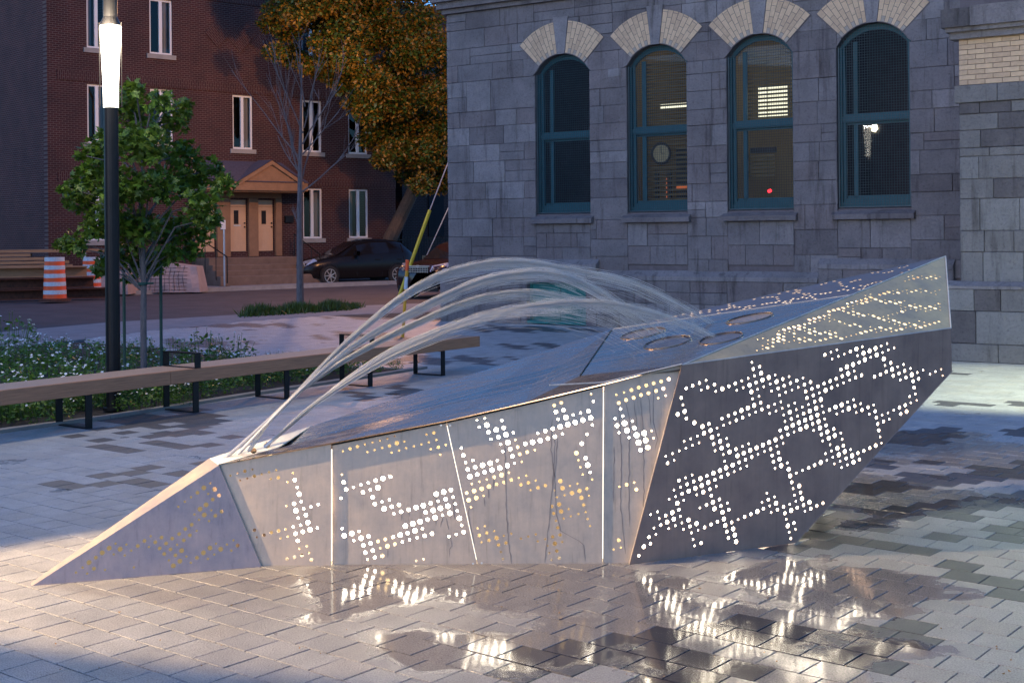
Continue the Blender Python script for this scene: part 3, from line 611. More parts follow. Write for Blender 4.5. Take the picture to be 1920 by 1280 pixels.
# dark runs left by water below the holes
M_STAIN = mat('water_stain', (.27, .21, .175), .5, metal=.3, var=.2)
stn = MB()
def drip(pts, f, ox, oy, sc_, sh, w=1.1):
    P = []
    for (x0, y0), (x1, y1) in zip(pts, pts[1:]):
        n = max(2, int(abs(y1 - y0) / 25))
        P += [(x0 + (x1 - x0) * i / n + random.gauss(0, 1.6), y0 + (y1 - y0) * i / n) for i in range(n)]
    P.append(pts[-1]); vs = []
    for i, (x, y) in enumerate(P):
        ww = w * (1 if 0 < i < len(P) - 1 else .2) * random.uniform(.6, 1.2)
        for s_ in (-1, 1): vs.append(f(ox + x / sc_ + s_ * ww, oy + y / sc_) + FRONT[3] * (sh + .0007))
    stn.add(vs, [(2 * i, 2 * i + 1, 2 * i + 3, 2 * i + 2) for i in range(len(P) - 1)])
for pts in ([(388, 410), (392, 560), (400, 880), (418, 1120), (435, 1238)], [(715, 240), (708, 450), (735, 690), (745, 900), (775, 1010), (900, 1080), (935, 1110), (943, 1225)], [(752, 372), (740, 560), (708, 790), (690, 1000), (675, 1130), (665, 1230)],
            [(733, 365), (728, 540), (716, 700)], [(142, 845), (138, 900), (178, 1110)], [(246, 780), (252, 845)], [(312, 650), (308, 730)], [(278, 715), (276, 790)]):
    drip(pts, pf, 840, 720, 3.657, -.04)
for pts in ([(582, 805), (578, 870)], [(645, 790), (647, 838)], [(868, 670), (872, 780)], [(990, 1005), (1000, 1080), (980, 1110), (976, 1180)], [(925, 830), (905, 925)], [(950, 845), (975, 950)], [(988, 820), (992, 870)], [(1012, 700), (1022, 860)], [(468, 1100), (466, 1180)], [(865, 860), (868, 910)]):
    drip(pts, pf, 620, 780, 4.414, -.04, .8)
for pts in ([(1100, 300), (1118, 620), (1112, 880), (1140, 1160)], [(1140, 285), (1165, 400), (1160, 640), (1162, 1000)], [(1185, 270), (1200, 380), (1205, 440)], [(1225, 255), (1240, 420), (1246, 800), (1240, 950)], [(1268, 245), (1280, 300), (1285, 420)], [(1300, 190), (1300, 400), (1325, 500), (1310, 560)], [(1075, 540), (1070, 860)]):
    drip(pts, pf, 800, 660, 3.048, -.05, .9)
stn.build('water_stains', M_STAIN, fountain)['kind'] = 'stuff'
# screws and water beads
for x, y in ((827, 797), (844, 797), (887, 1056), (903, 1055)):
    p = pf(x, y); MB().tube([p - FRONT[3] * .002, p + FRONT[3] * .004], .006, 8).build('screw', M_STEEL_EDGE, fountain)
M_BEAD = mat('water_bead', (.9, .9, .92), .03, metal=.9, var=.02)
bd = MB(); oct_f = [(0, 1, 2), (0, 2, 3), (0, 3, 4), (0, 4, 1), (5, 2, 1), (5, 3, 2), (5, 4, 3), (5, 1, 4)]
def bead(p, r): bd.add([p + Vector(q) * r for q in ((0, 0, 1), (1, 0, 0), (0, 1, 0), (-1, 0, 0), (0, -1, 0), (0, 0, -.5))], oct_f)
for _ in range(420):
    f = random.random() ** .8; g_ = random.random()
    i = min(int(f * 5), 4); fp_ = fold[i].lerp(fold[i + 1], f * 5 - i)
    p = fp_.lerp(bk(f), g_ * g_) if random.random() < .6 else fp_.lerp(lip[i].lerp(lip[i + 1], f * 5 - i), g_)
    bead(p + Vector((0, 0, .003)), random.uniform(.0016, .0038))
for _ in range(160):
    x = random.uniform(1110, 1420); y = random.gauss(660, 22); p = pb(x, y)
    if in_poly(np.array([uv(p, BASIN)]), b_out)[0]: bead(p + BASIN[3] * .003, random.uniform(.0015, .0035))
bd.build('water_beads', M_BEAD, fountain)['kind'] = 'stuff'

# ---------------------------------------------------------------- water jets
def catmull(pts, n):
    out = []; P = [pts[0] * 2 - pts[1]] + pts + [pts[-1] * 2 - pts[-2]]
    for i in range(1, len(P) - 2):
        for k_ in range(n):
            t = k_ / n; a, b, c, d = P[i - 1:i + 3]
            out.append(.5 * ((2 * b) + (c - a) * t + (2 * a - 5 * b + 4 * c - d) * t * t + (3 * b - a - 3 * c + d) * t ** 3))
    out.append(pts[-1]); return out
JETS = [
 ('highest water jet, arching from the nozzle nearest the nose', 460, 1.0, [(414, 866), (470, 817), (540, 752), (600, 690), (660, 632), (740, 566), (800, 528), (860, 506), (930, 493), (1000, 495), (1080, 508), (1180, 530), (1270, 570), (1345, 615)], 7.56, 8.35),
 ('second water jet, just below the highest arch', 430, 1.0, [(440, 858), (510, 785), (580, 716), (660, 650), (740, 602), (820, 562), (900, 528), (980, 513), (1050, 516), (1120, 545), (1190, 590), (1250, 632)], 7.58, 8.05),
 ('thin inner water jet between two stronger ones', 200, .9, [(466, 846), (520, 772), (600, 705), (690, 650), (780, 605), (860, 571), (930, 552), (1000, 548), (1070, 558), (1140, 585), (1210, 622)], 7.60, 8.2),
 ('lowest water jet, arching from the outlet furthest from the nose', 430, 1.0, [(496, 838), (560, 784), (640, 718), (730, 660), (820, 622), (900, 595), (980, 577), (1060, 568), (1140, 569), (1220, 586), (1290, 610), (1360, 642)], 7.62, 8.0),
 ('faint low water jet spraying over the teal cellar hatch', 90, 1.6, [(496, 838), (580, 765), (700, 685), (800, 636), (880, 605), (960, 590), (1040, 588), (1110, 600), (1180, 630), (1250, 672)], 7.62, 7.75)]
for lab, ns, spr, px, d0, d1 in JETS:
    m = len(px); path = catmull([at(x, y, d0 + (d1 - d0) * i / (m - 1)) for i, (x, y) in enumerate(px)], 7); L = len(path)
    mb = MB(); nc_ = int(L * .5)
    if ns > 150: mb.tube(path[:nc_], [.0105 * (1 - i / (nc_ - 1)) ** .8 + .0004 for i in range(nc_)], 8, cap=False)
    for s_ in range(ns):
        a = random.random() * 6.283; q = min(abs(random.gauss(0, .4)), 1.3); drift = random.gauss(0, .035)
        off = Vector((math.cos(a) * .35, math.cos(a), math.sin(a)))
        stop = L if random.random() < .12 else int(L * random.uniform(.34, 1.0))
        i = 0
        while i < stop - 1:
            t = i / L
            ln = random.randint(6, 16) if t < .25 else random.randint(2, 6)
            j = min(i + ln, stop - 1)
            if j > i:
                seg = []; rad = []
                for k_ in range(i, j + 1):
                    tt = k_ / (L - 1); rr = (.0045 + .019 * tt ** 1.7 * spr)
                    seg.append(path[k_] + off * (rr * q) + Vector((0, 0, -.05 * tt * tt * abs(drift) * 12 + drift * tt)) * spr * .8)
                    rad.append(.0015 - .0018 * min(tt, .45))
                rad[0] *= .4; rad[-1] *= .4
                mb.tube(seg, rad, 3, cap=False)
            i = j + (0 if t < .3 else random.randint(0, 1 + int(5 * t)))
    o = mb.build('water_jet', M_WATER); tag(o, lab, 'water jet', 'water jets arching over the fountain')
# ================================================================ ground
def flat(name, pts, z, m, kind='structure', th=None, label=None):
    mb = MB(); n = len(pts)
    if th is None: mb.add([(p[0], p[1], z) for p in pts], [tuple(range(n))])
    else:
        vs = [(p[0], p[1], z) for p in pts] + [(p[0], p[1], z - th) for p in pts]
        mb.add(vs, [tuple(range(n))] + [(j, i, n + i, n + j) for i, j in ((i, (i + 1) % n) for i in range(n))])
    me = mb.mesh(name); bm = bmesh.new(); bm.from_mesh(me); bmesh.ops.recalc_face_normals(bm, faces=bm.faces)
    if sum(f.normal.z for f in bm.faces) < 0 and th is None: bmesh.ops.reverse_faces(bm, faces=bm.faces)
    bm.to_mesh(me); bm.free()
    o = link(name, me, m); o['kind'] = kind
    if label: o['label'] = label
    return o
flat('road', [(-150, -40), (150, -40), (150, 250), (-150, 250)], -.055, M_ASPHALT)
WANG = math.atan2(-.567, .824); PANG = WANG - math.radians(4.3)
wd = Vector((math.cos(WANG), math.sin(WANG), 0)); wn = Vector((-math.sin(WANG), math.cos(WANG), 0))   # along the stone wall / into it
far_px = [(165, 635), (300, 618.5), (450, 604), (640, 590), (836, 583)]
bed_px = [(-70, 818), (-70, 648), (165, 641), (300, 653), (455, 669), (640, 686), (790, 690), (690, 706), (455, 742), (200, 783)]
g2 = lambda x, y: tuple(gnd(x, y))[:2]
BED = [g2(*p) for p in bed_px]
plaza_out = [(-9, 3.2), g2(-70, 818)] + [g2(*p) for p in ((200, 783), (455, 742), (690, 706), (790, 690), (640, 686), (455, 669), (300, 653), (165, 641))] + [g2(*p) for p in far_px] + [(-1.2, 32.0), (14, 22), (14, 3.2)]
plaza = flat('plaza', plaza_out, -.012, M_BED); plaza['label'] = 'plaza paved with pale and dark square pavers'
flat('planting_bed', BED, -.02, M_SOIL)
# kerb strip between paving and bed
kb = MB(); line = [gnd(*p) for p in ((-70, 819), (200, 784), (455, 743), (690, 707), (795, 690.5))]
for a, b in zip(line, line[1:]):
    d = (b - a).normalized(); n = Vector((-d.y, d.x, 0)) * .06
    vs = [a - n, b - n, b + n, a + n]; vs = [(p.x, p.y, z) for z in (-.02, .03) for p in vs]
    kb.add(vs, [(4, 5, 6, 7), (0, 1, 5, 4), (1, 2, 6, 5), (2, 3, 7, 6), (3, 0, 4, 7)])
kb.build('bed_kerb', M_CURB)['kind'] = 'structure'
# concrete walk between plaza and road
walk = [g2(0, 652), g2(165, 634.5)] + [g2(*p) for p in far_px[1:]] + [g2(850, 566), g2(660, 573), g2(470, 588), g2(200, 604), g2(0, 622)]
flat('pavement', walk, -.004, M_CONC, th=.05)
# pavers, square, running bond, parallel to the hall
ca, sa = math.cos(PANG), math.sin(PANG); PW, PL, GAP = .205, .2095, .006
def paver_mesh(m):
    mb = MB(); x, y = PL / 2 - GAP / 2, PW / 2 - GAP / 2; c = .0018
    vs = [(-x, -y, -.03), (x, -y, -.03), (x, y, -.03), (-x, y, -.03), (-x, -y, -c), (x, -y, -c), (x, y, -c), (-x, y, -c), (-x + c, -y + c, 0), (x - c, -y + c, 0), (x - c, y - c, 0), (-x + c, y - c, 0)]
    fs = [(8, 9, 10, 11)] + [f for i in range(4) for f in ((i, (i + 1) % 4, 4 + (i + 1) % 4, 4 + i), (4 + i, 4 + (i + 1) % 4, 8 + (i + 1) % 4, 8 + i))]
    mb.add(vs, fs, 0); return mb, vs, fs
_, pv, pfc = paver_mesh(0)
pmesh = []
for i, m in enumerate(M_PAVE):
    mb, _, _ = paver_mesh(0); me = mb.mesh('paver'); me.materials.append(m); pmesh.append(me)
dark_spots = []
def zz(ox, oy, sc, s): return [(ox + x / sc, oy + y / sc) for x, y in nums(s)]
dark_px = zz(1420, 1000, 3.84, '1405 250 1680 300 1890 340 1890 430 970 640 980 750 660 690 420 730 700 800 700 940 500 850 20 660 150 700 250 760 1140 130 1390 40 1240 30 900 90 1050 110 350 110 550 70 700 40') \
        + zz(950, 1040, 3.84, '220 690 560 640 450 770 600 770 880 580 1080 560 900 690 950 760 1250 740 1150 800 1050 740 700 700 1350 520 1500 590 1650 540 1850 520 1400 560 60 900 1500 900 1750 880 30 880 1200 880 1000 880 1640 620')
dark_poly = [[(1560, 870), (1700, 895), (1920, 905), (1920, 1000), (1800, 990), (1660, 1035), (1500, 1015)],
             [(170, 838), (330, 850), (290, 856)], [(85, 900), (190, 890), (320, 905), (220, 912)]]
dark_strip = zz(0, 780, 4.571, '470 575 850 575 620 610 900 500 1200 475 1270 430 1230 570 1290 600 960 265 1100 300 850 245 780 205 660 180 900 40 1100 90 1300 190 1400 130 1600 130 1250 220 1450 230 1650 90 1600 60 1750 150 1600 250 1830 235 1850 180 1750 30 1820 60 1480 480 1700 400 1150 60 1050 150 1360 100 1500 170 850 120')
dark_pts = []
for p in dark_px + dark_strip: dark_pts.append(gnd(*p))
def is_dark(x, y):
    for p in dark_pts:
        dx, dy = x - p.x, y - p.y
        if abs(dx * ca + dy * sa) < PL * .52 and abs(-dx * sa + dy * ca) < PW * .52: return True
    q = EYEV; r = Vector((x, y, 0)) - q; d = r.y
    u = (r.x * cr - r.z * sr) / d; v = (r.x * sr + r.z * cr) / d; X, Y = CX + u * FP, HY - v * FP
    if X > 1500 and 862 < Y < 1008 and Y < 1060 - abs(X - 1640) * .05:
        return math.sin(x * 9.1 + y * 3.7) + math.sin(y * 7.3 - x * 4.1) + .9 * math.sin(x * 21 + y * 17) > -.35
    if X > 1480 and 770 < Y < 850: return (abs(Y - 812) < 9 and math.sin(X * .03) > -.3) or (abs(Y - 828) < 5 and X < 1780)
    if Y < 760 or X < 640:
        s = -x * sa + y * ca; t = x * ca + y * sa
        f = math.sin(s * 1.9 + 1.3 * math.sin(t * .7)) + .8 * math.sin(t * 1.3 - s * .55 + 2) + .6 * math.sin(t * 5.1 + s * 8.3)
        if 560 < Y < 800: return f > (.95 if Y < 700 else 1.15)
    return False
cells = []
poly_np = [tuple(p) for p in plaza_out]
R0 = int(36 / PW)
cand = []
for j in range(-R0, R0):
    for i in range(-R0, R0):
        lx = (i + .5 * (j % 2)) * PL; ly = j * PW
        x = lx * ca - ly * sa; y = lx * sa + ly * ca
        if y < 4.6 or y > 34: continue
        if x < -.47 * y - .8 or x > .43 * y + 1.5: continue
        cand.append((x, y))
cand = np.array(cand); inn = in_poly(cand, poly_np)
wall_o = gnd(1056, 609)
for (x, y), k in zip(cand, inn):
    if not k: continue
    if (x - wall_o.x) * wn.x + (y - wall_o.y) * wn.y > .05: continue
    if T0.x + .3 < x < 1.6 and 7.75 < y < 8.4: continue
    cells.append((float(x), float(y)))
def px_of(x, y, z=0.0):
    r = Vector((x, y, z)) - EYEV; u = (r.x * cr - r.z * sr) / r.y; v = (r.x * sr + r.z * cr) / r.y
    return CX + u * FP, HY - v * FP
vis = []
for c in cells:
    X, Y = px_of(*c); vis.append(-15 < X < 1935 and Y < 1300)
order = sorted(range(len(cells)), key=lambda k: (not vis[k], cells[k][1]))
single = set(order[:296])
joined = MB()
for k, (x, y) in enumerate(cells):
    tone = 3 if is_dark(x, y) else random.choice((0, 0, 1, 1, 2))
    dz = random.uniform(-.0015, .0008); rz = PANG + random.gauss(0, .004); tx = random.gauss(0, .0035); ty = random.gauss(0, .0035)
    if k in single:
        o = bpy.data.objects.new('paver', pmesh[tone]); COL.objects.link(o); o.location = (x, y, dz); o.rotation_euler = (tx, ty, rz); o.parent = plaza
        if tone == 3: o['label'] = 'charcoal paver'
    else:
        c_, s_ = math.cos(rz), math.sin(rz)
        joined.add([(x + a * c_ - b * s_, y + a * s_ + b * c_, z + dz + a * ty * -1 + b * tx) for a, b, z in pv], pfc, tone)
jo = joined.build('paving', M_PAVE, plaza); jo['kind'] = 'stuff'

# scattered small leaves on the paving
lv = MB()
for x, y in [(random.uniform(0, 1920), random.uniform(1090, 1275)) for _ in range(46)] + list(((1013, 1078), (1441, 1120), (1440, 1122), (562, 1215), (865, 1204), (1895, 1237), (1893, 1258), (1020, 1070), (650, 1180), (300, 1200), (1350, 1105), (1215, 1100))):
    p = gnd(x, y, .004); a = random.random() * 6; s_ = random.uniform(.003, .012)
    lv.add([p + Vector((math.cos(a + t) * s_ * k, math.sin(a + t) * s_ * k, h)) for t, k, h in ((0, 1, .004), (1.6, .5, 0), (3.14, 1, .006), (4.7, .5, 0))], [(0, 1, 2, 3)])
lv.build('fallen_leaves', mat('dry_leaf', (.30, .16, .05), .8))['kind'] = 'stuff'
# ================================================================ the limestone hall
hall = thing('stone_hall', 'grey limestone hall with four tall arched windows under cream brick arches', 'building', tuple(wall_o), WANG)
def hp(px, py):           # pixel -> (x along wall, z)
    n = wn; p = on_plane(px, py, wall_o, n); return ((p - wall_o).dot(wd), p.z)
WN = [0.02, 2.19, 4.345, 6.49]; HW = .652; SILL = 2.28; SPR = 5.15; CROWN = 5.53; RA = (HW ** 2 + (CROWN - SPR) ** 2) / (2 * (CROWN - SPR)); ZC = CROWN - RA
def arch(x, c, r=RA): return ZC + math.sqrt(max(0, r * r - (x - c) ** 2))
def win_outline(c, grow=0.0, n=12):
    hw = HW + grow; p = [(c - hw, SILL - grow), (c + hw, SILL - grow)]
    r = RA + grow
    a = math.asin(min(1, hw / r))
    for i in range(n + 1):
        t = a - 2 * a * i / n; p.append((c + r * math.sin(t), ZC + r * math.cos(t)))
    return p
ZT = 6.62; XL, XR = -2.92, 8.4
def on_wall(name, m, outer, holes, y0, th, parent=hall):
    # a sheet in the local frame whose front face is at local y = y0
    return plate(name, m, (0, y0, 0), (1, 0, 0), (0, 0, 1), (0, -1, 0), outer, holes, th, parent)
on_wall('wall', M_MORTAR, [(XL + .02, 0), (XR, 0), (XR, ZT + .3), (XL + .02, ZT + .3)], [win_outline(c, .02) for c in WN] + [[(-.8, .08), (.62, .08), (.62, .87), (-.8, .87)]], 0.02, .38)
sw = MB(); sw.box((XL + .02, .4, 0), (XL + .38, 12, ZT + .3)); sw.box((XL + .02, 11.6, 0), (XR, 12, ZT + .3)); sw.box((XL + .02, .4, ZT + .3), (XR, 12, ZT + .5)); sw.build('side_wall', M_STONE[0], hall)
def block(x0, x1, z0, z1, y0=-.012, mats=M_STONE, w=(.42, .16, .2, .07, .15), parent=hall, arches=(), depth=.05, name='stone_block'):
    if x1 - x0 < .03 or z1 - z0 < .03: return 0
    mb = MB(); y0 = y0 + random.uniform(-.008, .004); g = .0028
    x0 += g; x1 -= g; z0 += g; z1 -= g
    m = random.choices(range(len(mats)), w[:len(mats)])[0]
    hit = [c for c in arches if x0 < c + .75 and x1 > c - .75 and z1 > SPR - .1 and z0 < CROWN + .02]
    if hit and x1 > hit[0] - HW + .01 and x0 < hit[0] + HW - .01:
        c = hit[0]; n = 10; xs = [x0 + (x1 - x0) * i / n for i in range(n + 1)]
        lo = [max(z0, arch(x, c) + .006 if abs(x - c) < HW + .006 else z0) for x in xs]
        if min(z1 - l for l in lo) < .02: 
            ok = [i for i in range(n + 1) if z1 - lo[i] > .02]
            if len(ok) < 2: return 0
            # longest run
            runs = []; cur = [ok[0]]
            for i in ok[1:]:
                if i == cur[-1] + 1: cur.append(i)
                else: runs.append(cur); cur = [i]
            runs.append(cur)
            cnt_ = 0
            for r in runs:
                if len(r) < 2: continue
                mb.prism([(xs[i], lo[i]) for i in r] + [(xs[i], z1) for i in reversed(r)], y0, y0 + depth); cnt_ += 1
            if not cnt_: return 0
        else: mb.prism([(xs[i], lo[i]) for i in range(n + 1)] + [(xs[-1], z1), (xs[0], z1)], y0, y0 + depth)
    else: mb.chbox((x0, y0, z0), (x1, y0 + depth, z1), min(.007, (x1 - x0) / 4, (z1 - z0) / 4)); mb.v[-4:] = [(a_, b_ + random.uniform(-.007, .004), c_) for a_, b_, c_ in mb.v[-4:]]
    mb.build(name, mats[m], parent); return 1
def ashlar(x0, x1, z0, z1, hs, ls, **kw):
    z = z0; n = 0
    while z < z1 - .02:
        h = random.uniform(*hs)
        if z1 - z - h < hs[0] * .7: h = z1 - z
        x = x0 - random.uniform(0, ls[0])
        while x < x1 - .01:
            l = random.uniform(*ls)
            if x1 - x - l < ls[0] * .5: l = x1 - x + .001
            a, b = max(x, x0), min(x + l, x1)
            if b - a > .08:
                if h > .3 and random.random() < .12: n += block(a, b, z, z + h * .5, **kw); n += block(a, b, z + h * .5, z + h, **kw)
                else: n += block(a, b, z, z + h, **kw)
            x += l
        z += h
    return n
nb = 0
edges = [XL] + [e for c in WN for e in (c - HW - .004, c + HW + .004)] + [XR]
LEDGE = 1.04
FT = 6.05
for k in range(5):                     # piers between the windows
    nb += ashlar(edges[2 * k], edges[2 * k + 1], LEDGE, SPR - .02, (.3, .46), (.5, 1.05))
for c in WN: nb += ashlar(c - HW - .004, c + HW + .004, LEDGE + .2, SILL - .22, (.26, .42), (.35, .8))
# zone of the arches: plain blocks beside the fans, cut to the arch line over the openings
nb += ashlar(XL, XR, SPR - .02, ZT, (.33, .42), (.6, 1.1), arches=WN)
# cream brick fans with a keystone
nfan = 0
for c in WN:
    for sgn in (-1, 1):
        a0, a1, nc = math.radians(7.2), math.radians(45.5), 8
        for k in range(nc):
            ta = a0 + (a1 - a0) * k / nc + .004; tb = a0 + (a1 - a0) * (k + 1) / nc - .004
            r0 = RA + .012; r1 = 1.42; cuts = [r0] + ([r0 + .10] if k % 2 else []) ; r = cuts[-1]
            while r < r1 - .10: r += .205; cuts.append(min(r, r1))
            if cuts[-1] < r1 - .01: cuts.append(r1)
            for q in range(len(cuts) - 1):
                ra, rb = cuts[q] + .004, cuts[q + 1] - .004
                if rb - ra < .02: continue
                P = [(c + sgn * ra * math.sin(ta), ZC + ra * math.cos(ta)), (c + sgn * rb * math.sin(ta), ZC + rb * math.cos(ta)), (c + sgn * rb * math.sin(tb), ZC + rb * math.cos(tb)), (c + sgn * ra * math.sin(tb), ZC + ra * math.cos(tb))]
                if sgn > 0: P = P[::-1]
                short = rb - ra < .11
                mb = MB(); mb.prism(P, -.032 + random.uniform(-.003, .003), .0); mb.build('arch_brick', M_CREAM[2] if short and q == 0 else random.choice(M_CREAM[:2] + M_CREAM[:1]), hall); nfan += 1
    # mortar behind the fan
    for sgn in (-1, 1):
        pts = [(c + sgn * RA * math.sin(a), ZC + RA * math.cos(a)) for a in np.linspace(math.radians(7), math.radians(46), 9)] + [(c + sgn * 1.42 * math.sin(a), ZC + 1.42 * math.cos(a)) for a in np.linspace(math.radians(46), math.radians(7), 9)]
        if sgn > 0: pts = pts[::-1]
        MB().prism(pts, -.026, -.0005).build('arch_mortar', M_MORTAR, hall)
    ka = math.radians(7); P = [(c - RA * math.sin(ka), ZC + RA * math.cos(ka)), (c + RA * math.sin(ka), ZC + RA * math.cos(ka)), (c + 1.5 * math.sin(ka), ZC + 1.5), (c - 1.5 * math.sin(ka), ZC + 1.5)]
    MB().prism(P, -.045, -.002).build('keystone', M_STONE[1], hall)
    # sill
    MB().add([(c - HW - .09, -.13, SILL - .21), (c + HW + .09, -.13, SILL - .21), (c + HW + .09, -.13, SILL - .12), (c - HW - .09, -.13, SILL - .12), (c - HW - .09, .12, SILL - .21), (c + HW + .09, .12, SILL - .21), (c + HW + .09, .12, SILL - .0), (c - HW - .09, .12, SILL - .0)],
             [(0, 1, 2, 3), (3, 2, 6, 7), (1, 5, 6, 2), (0, 3, 7, 4), (0, 4, 5, 1)]) if False else None
    s_ = MB(); s_.add([(c - HW - .09, -.13, SILL - .21), (c + HW + .09, -.13, SILL - .21), (c + HW + .09, -.13, SILL - .12), (c - HW - .09, -.13, SILL - .12), (c - HW - .09, .12, SILL - .21), (c + HW + .09, .12, SILL - .21), (c + HW + .09, .12, SILL - .003), (c - HW - .09, .12, SILL - .003)],
             [(0, 1, 2, 3), (3, 2, 6, 7), (1, 5, 6, 2), (0, 3, 7, 4), (0, 4, 5, 1)]); s_.build('window_sill', M_STONE[4], hall)
# pale patch stone beside the second window
MB().chbox((1.12, -.028, 4.97), (1.42, .0, 5.13), .006).build('stone_block', M_STONE[1], hall)['label'] = 'small bright replacement stone'
# plinth and its sloping ledge
def ledge(x0, x1, z):
    l = MB(); l.add([(x0, -.16, z - .02), (x1, -.16, z - .02), (x1, .0, z + .09), (x0, .0, z + .09), (x0, -.16, z - .10), (x1, -.16, z - .10), (x1, 0, z - .10), (x0, 0, z - .10)],
                    [(0, 1, 2, 3), (4, 5, 1, 0), (1, 5, 6, 2), (4, 0, 3, 7), (4, 7, 6, 5)]); l.build('plinth_ledge', M_STONE[1], hall)
ledge(XL - .16, -1.12, LEDGE); ledge(-1.12, .88, LEDGE + .22); ledge(.88, 5.5, LEDGE); ledge(5.5, 7.9, LEDGE + .25)
kw = dict(y0=-.135, depth=.14)
nb += ashlar(XL - .14, -1.12, 0, LEDGE - .1, (.45, .5), (.6, 1.1), **kw); nb += ashlar(-1.12, -.80, 0, LEDGE + .12, (.4, .6), (.3, .5), **kw); nb += ashlar(.62, .88, 0, LEDGE + .12, (.4, .6), (.3, .5), **kw)
nb += ashlar(-.80, .62, .87, LEDGE + .12, (.2, .3), (.5, .9), **kw); nb += ashlar(.88, 5.5, 0, LEDGE - .1, (.45, .5), (.7, 1.3), **kw); nb += ashlar(5.5, 7.9, 0, LEDGE + .15, (.45, .5), (.7, 1.3), **kw)
sl = MB(); sl.box((XL - .14, -.13, 0), (XL + .02, 2.5, LEDGE - .1)); sl.build('plinth_return', M_STONE[1], hall)
# cellar hatch
ch = MB(); ch.box((-.80, .02, .08), (.62, .05, .87)); ch.box((-.80, -.01, .08), (-.75, .05, .87)); ch.box((.57, -.01, .08), (.62, .05, .87)); ch.box((-.1, .0, .08), (-.07, .05, .87)); ch.box((-.8, -.13, .02), (.62, .02, .079)); ch.build('cellar_hatch', M_HATCH, hall)
# cornice
co = MB(); co.box((XL - .06, -.10, ZT), (XR, .3, ZT + .10)); co.box((XL - .14, -.20, ZT + .10), (XR, .3, ZT + .24)); co.box((XL - .22, -.3, ZT + .24), (XR, .3, ZT + .5)); co.build('cornice', M_STONE[4], hall)

# windows: frame, sashes, glass, wire guard
def aim_pane(o, c):
    # pane turned out of true, shaped so that it mirrors the lit lamp post
    Lp_ = gnd(213, 768); Lp_.z = 3.75; hit = on_plane(1627, 262, wall_o + wn * .235, wn)
    n_ = ((EYEV - hit).normalized() + (Lp_ - hit).normalized()).normalized(); loc_n = Vector((n_.dot(wd), n_.dot(wn), n_.z)); hl = hit - wall_o; hl = Vector((hl.dot(wd), hl.dot(wn), hit.z))
    q = Vector((0, -1, 0)).rotation_difference(loc_n); print('pane tilt', math.degrees(q.angle))
    for v in o.data.vertices: v.co = hl + q @ (v.co - hl)
def make_window(c):
    w = MB(); y0, y1 = .10, .24
    outer = win_outline(c, -.002)
    w2 = on_wall('window', M_TEAL, outer, [[(c - HW + .10, SILL + .16), (c + HW - .07, SILL + .16), (c + HW - .07, 3.80), (c - HW + .10, 3.80)], [(c - HW + .10, 3.95), (c + HW - .07, 3.95)] + [(c + (HW - .085 - (2 * HW - .17) * i / 10) - .0, arch(c + (HW - .085 - (2 * HW - .17) * i / 10), c) - .10) for i in range(11)]], .16, .06)
    rail = MB(); rail.box((c - HW + .01, .12, 3.82), (c + HW - .01, .16, 3.91)); rail.box((c - HW + .01, .12, SILL + .01), (c + HW - .01, .16, SILL + .1)); rail.box((c - HW + .004, .10, SILL + .02), (c - HW + .05, .16, SPR)); rail.box((c - HW + .22, .22, SILL + .16), (c - HW + .30, .27, 5.25)); rail.box((c - HW + .1, .22, 3.76), (c + HW - .07, .26, 3.96)); rail.box((c - HW + .1, .22, SILL + .14), (c + HW - .07, .26, SILL + .22))
    rail.build('frame', M_TEAL, w2)
    g = MB(); g.add([(c - HW + .05, .235, SILL + .05), (c + HW - .05, .235, SILL + .05), (c + HW - .05, .235, CROWN - .2), (c - HW + .05, .235, CROWN - .2)], [(0, 1, 2, 3)]); pane_ = g.build('pane', M_GLASS, w2)
    if c == WN[3]: aim_pane(pane_, c)
    s = MB(); st = .047; x = c - HW + .02
    while x < c + HW - .01:
        s.box((x - .0028, .052, SILL + .01), (x + .0028, .057, arch(x, c) - .01)); x += st
    z = SILL + .02
    while z < CROWN - .02:
        hw = HW - .01 if z < SPR else math.sqrt(max(0, RA * RA - (z - ZC) ** 2)) - .01
        if hw > .03: s.box((c - hw, .0575, z - .0028), (c + hw, .0620, z + .0028))
        z += st
    sc = s.build('wire_guard', M_WIRE, w2); sc['kind'] = 'stuff'
    fr = MB(); 
    for dx in (-HW + .012, HW - .012): fr.box((c + dx - .012, .045, SILL), (c + dx + .012, .07, SPR))
    fr.box((c - HW + .0245, .045, SILL - .0), (c + HW - .0245, .07, SILL + .02)); fr.build('guard_frame', M_WIRE, w2)
    return w2
wins = [make_window(c) for c in WN]
wins[0]['label'] = 'dark arched window furthest from the pavilion'; wins[1]['label'] = 'arched window with a wall clock behind lit blinds'; wins[2]['label'] = 'arched window lit ochre with a red spot of light inside'; wins[3]['label'] = 'dark arched window reflecting a white street lamp'
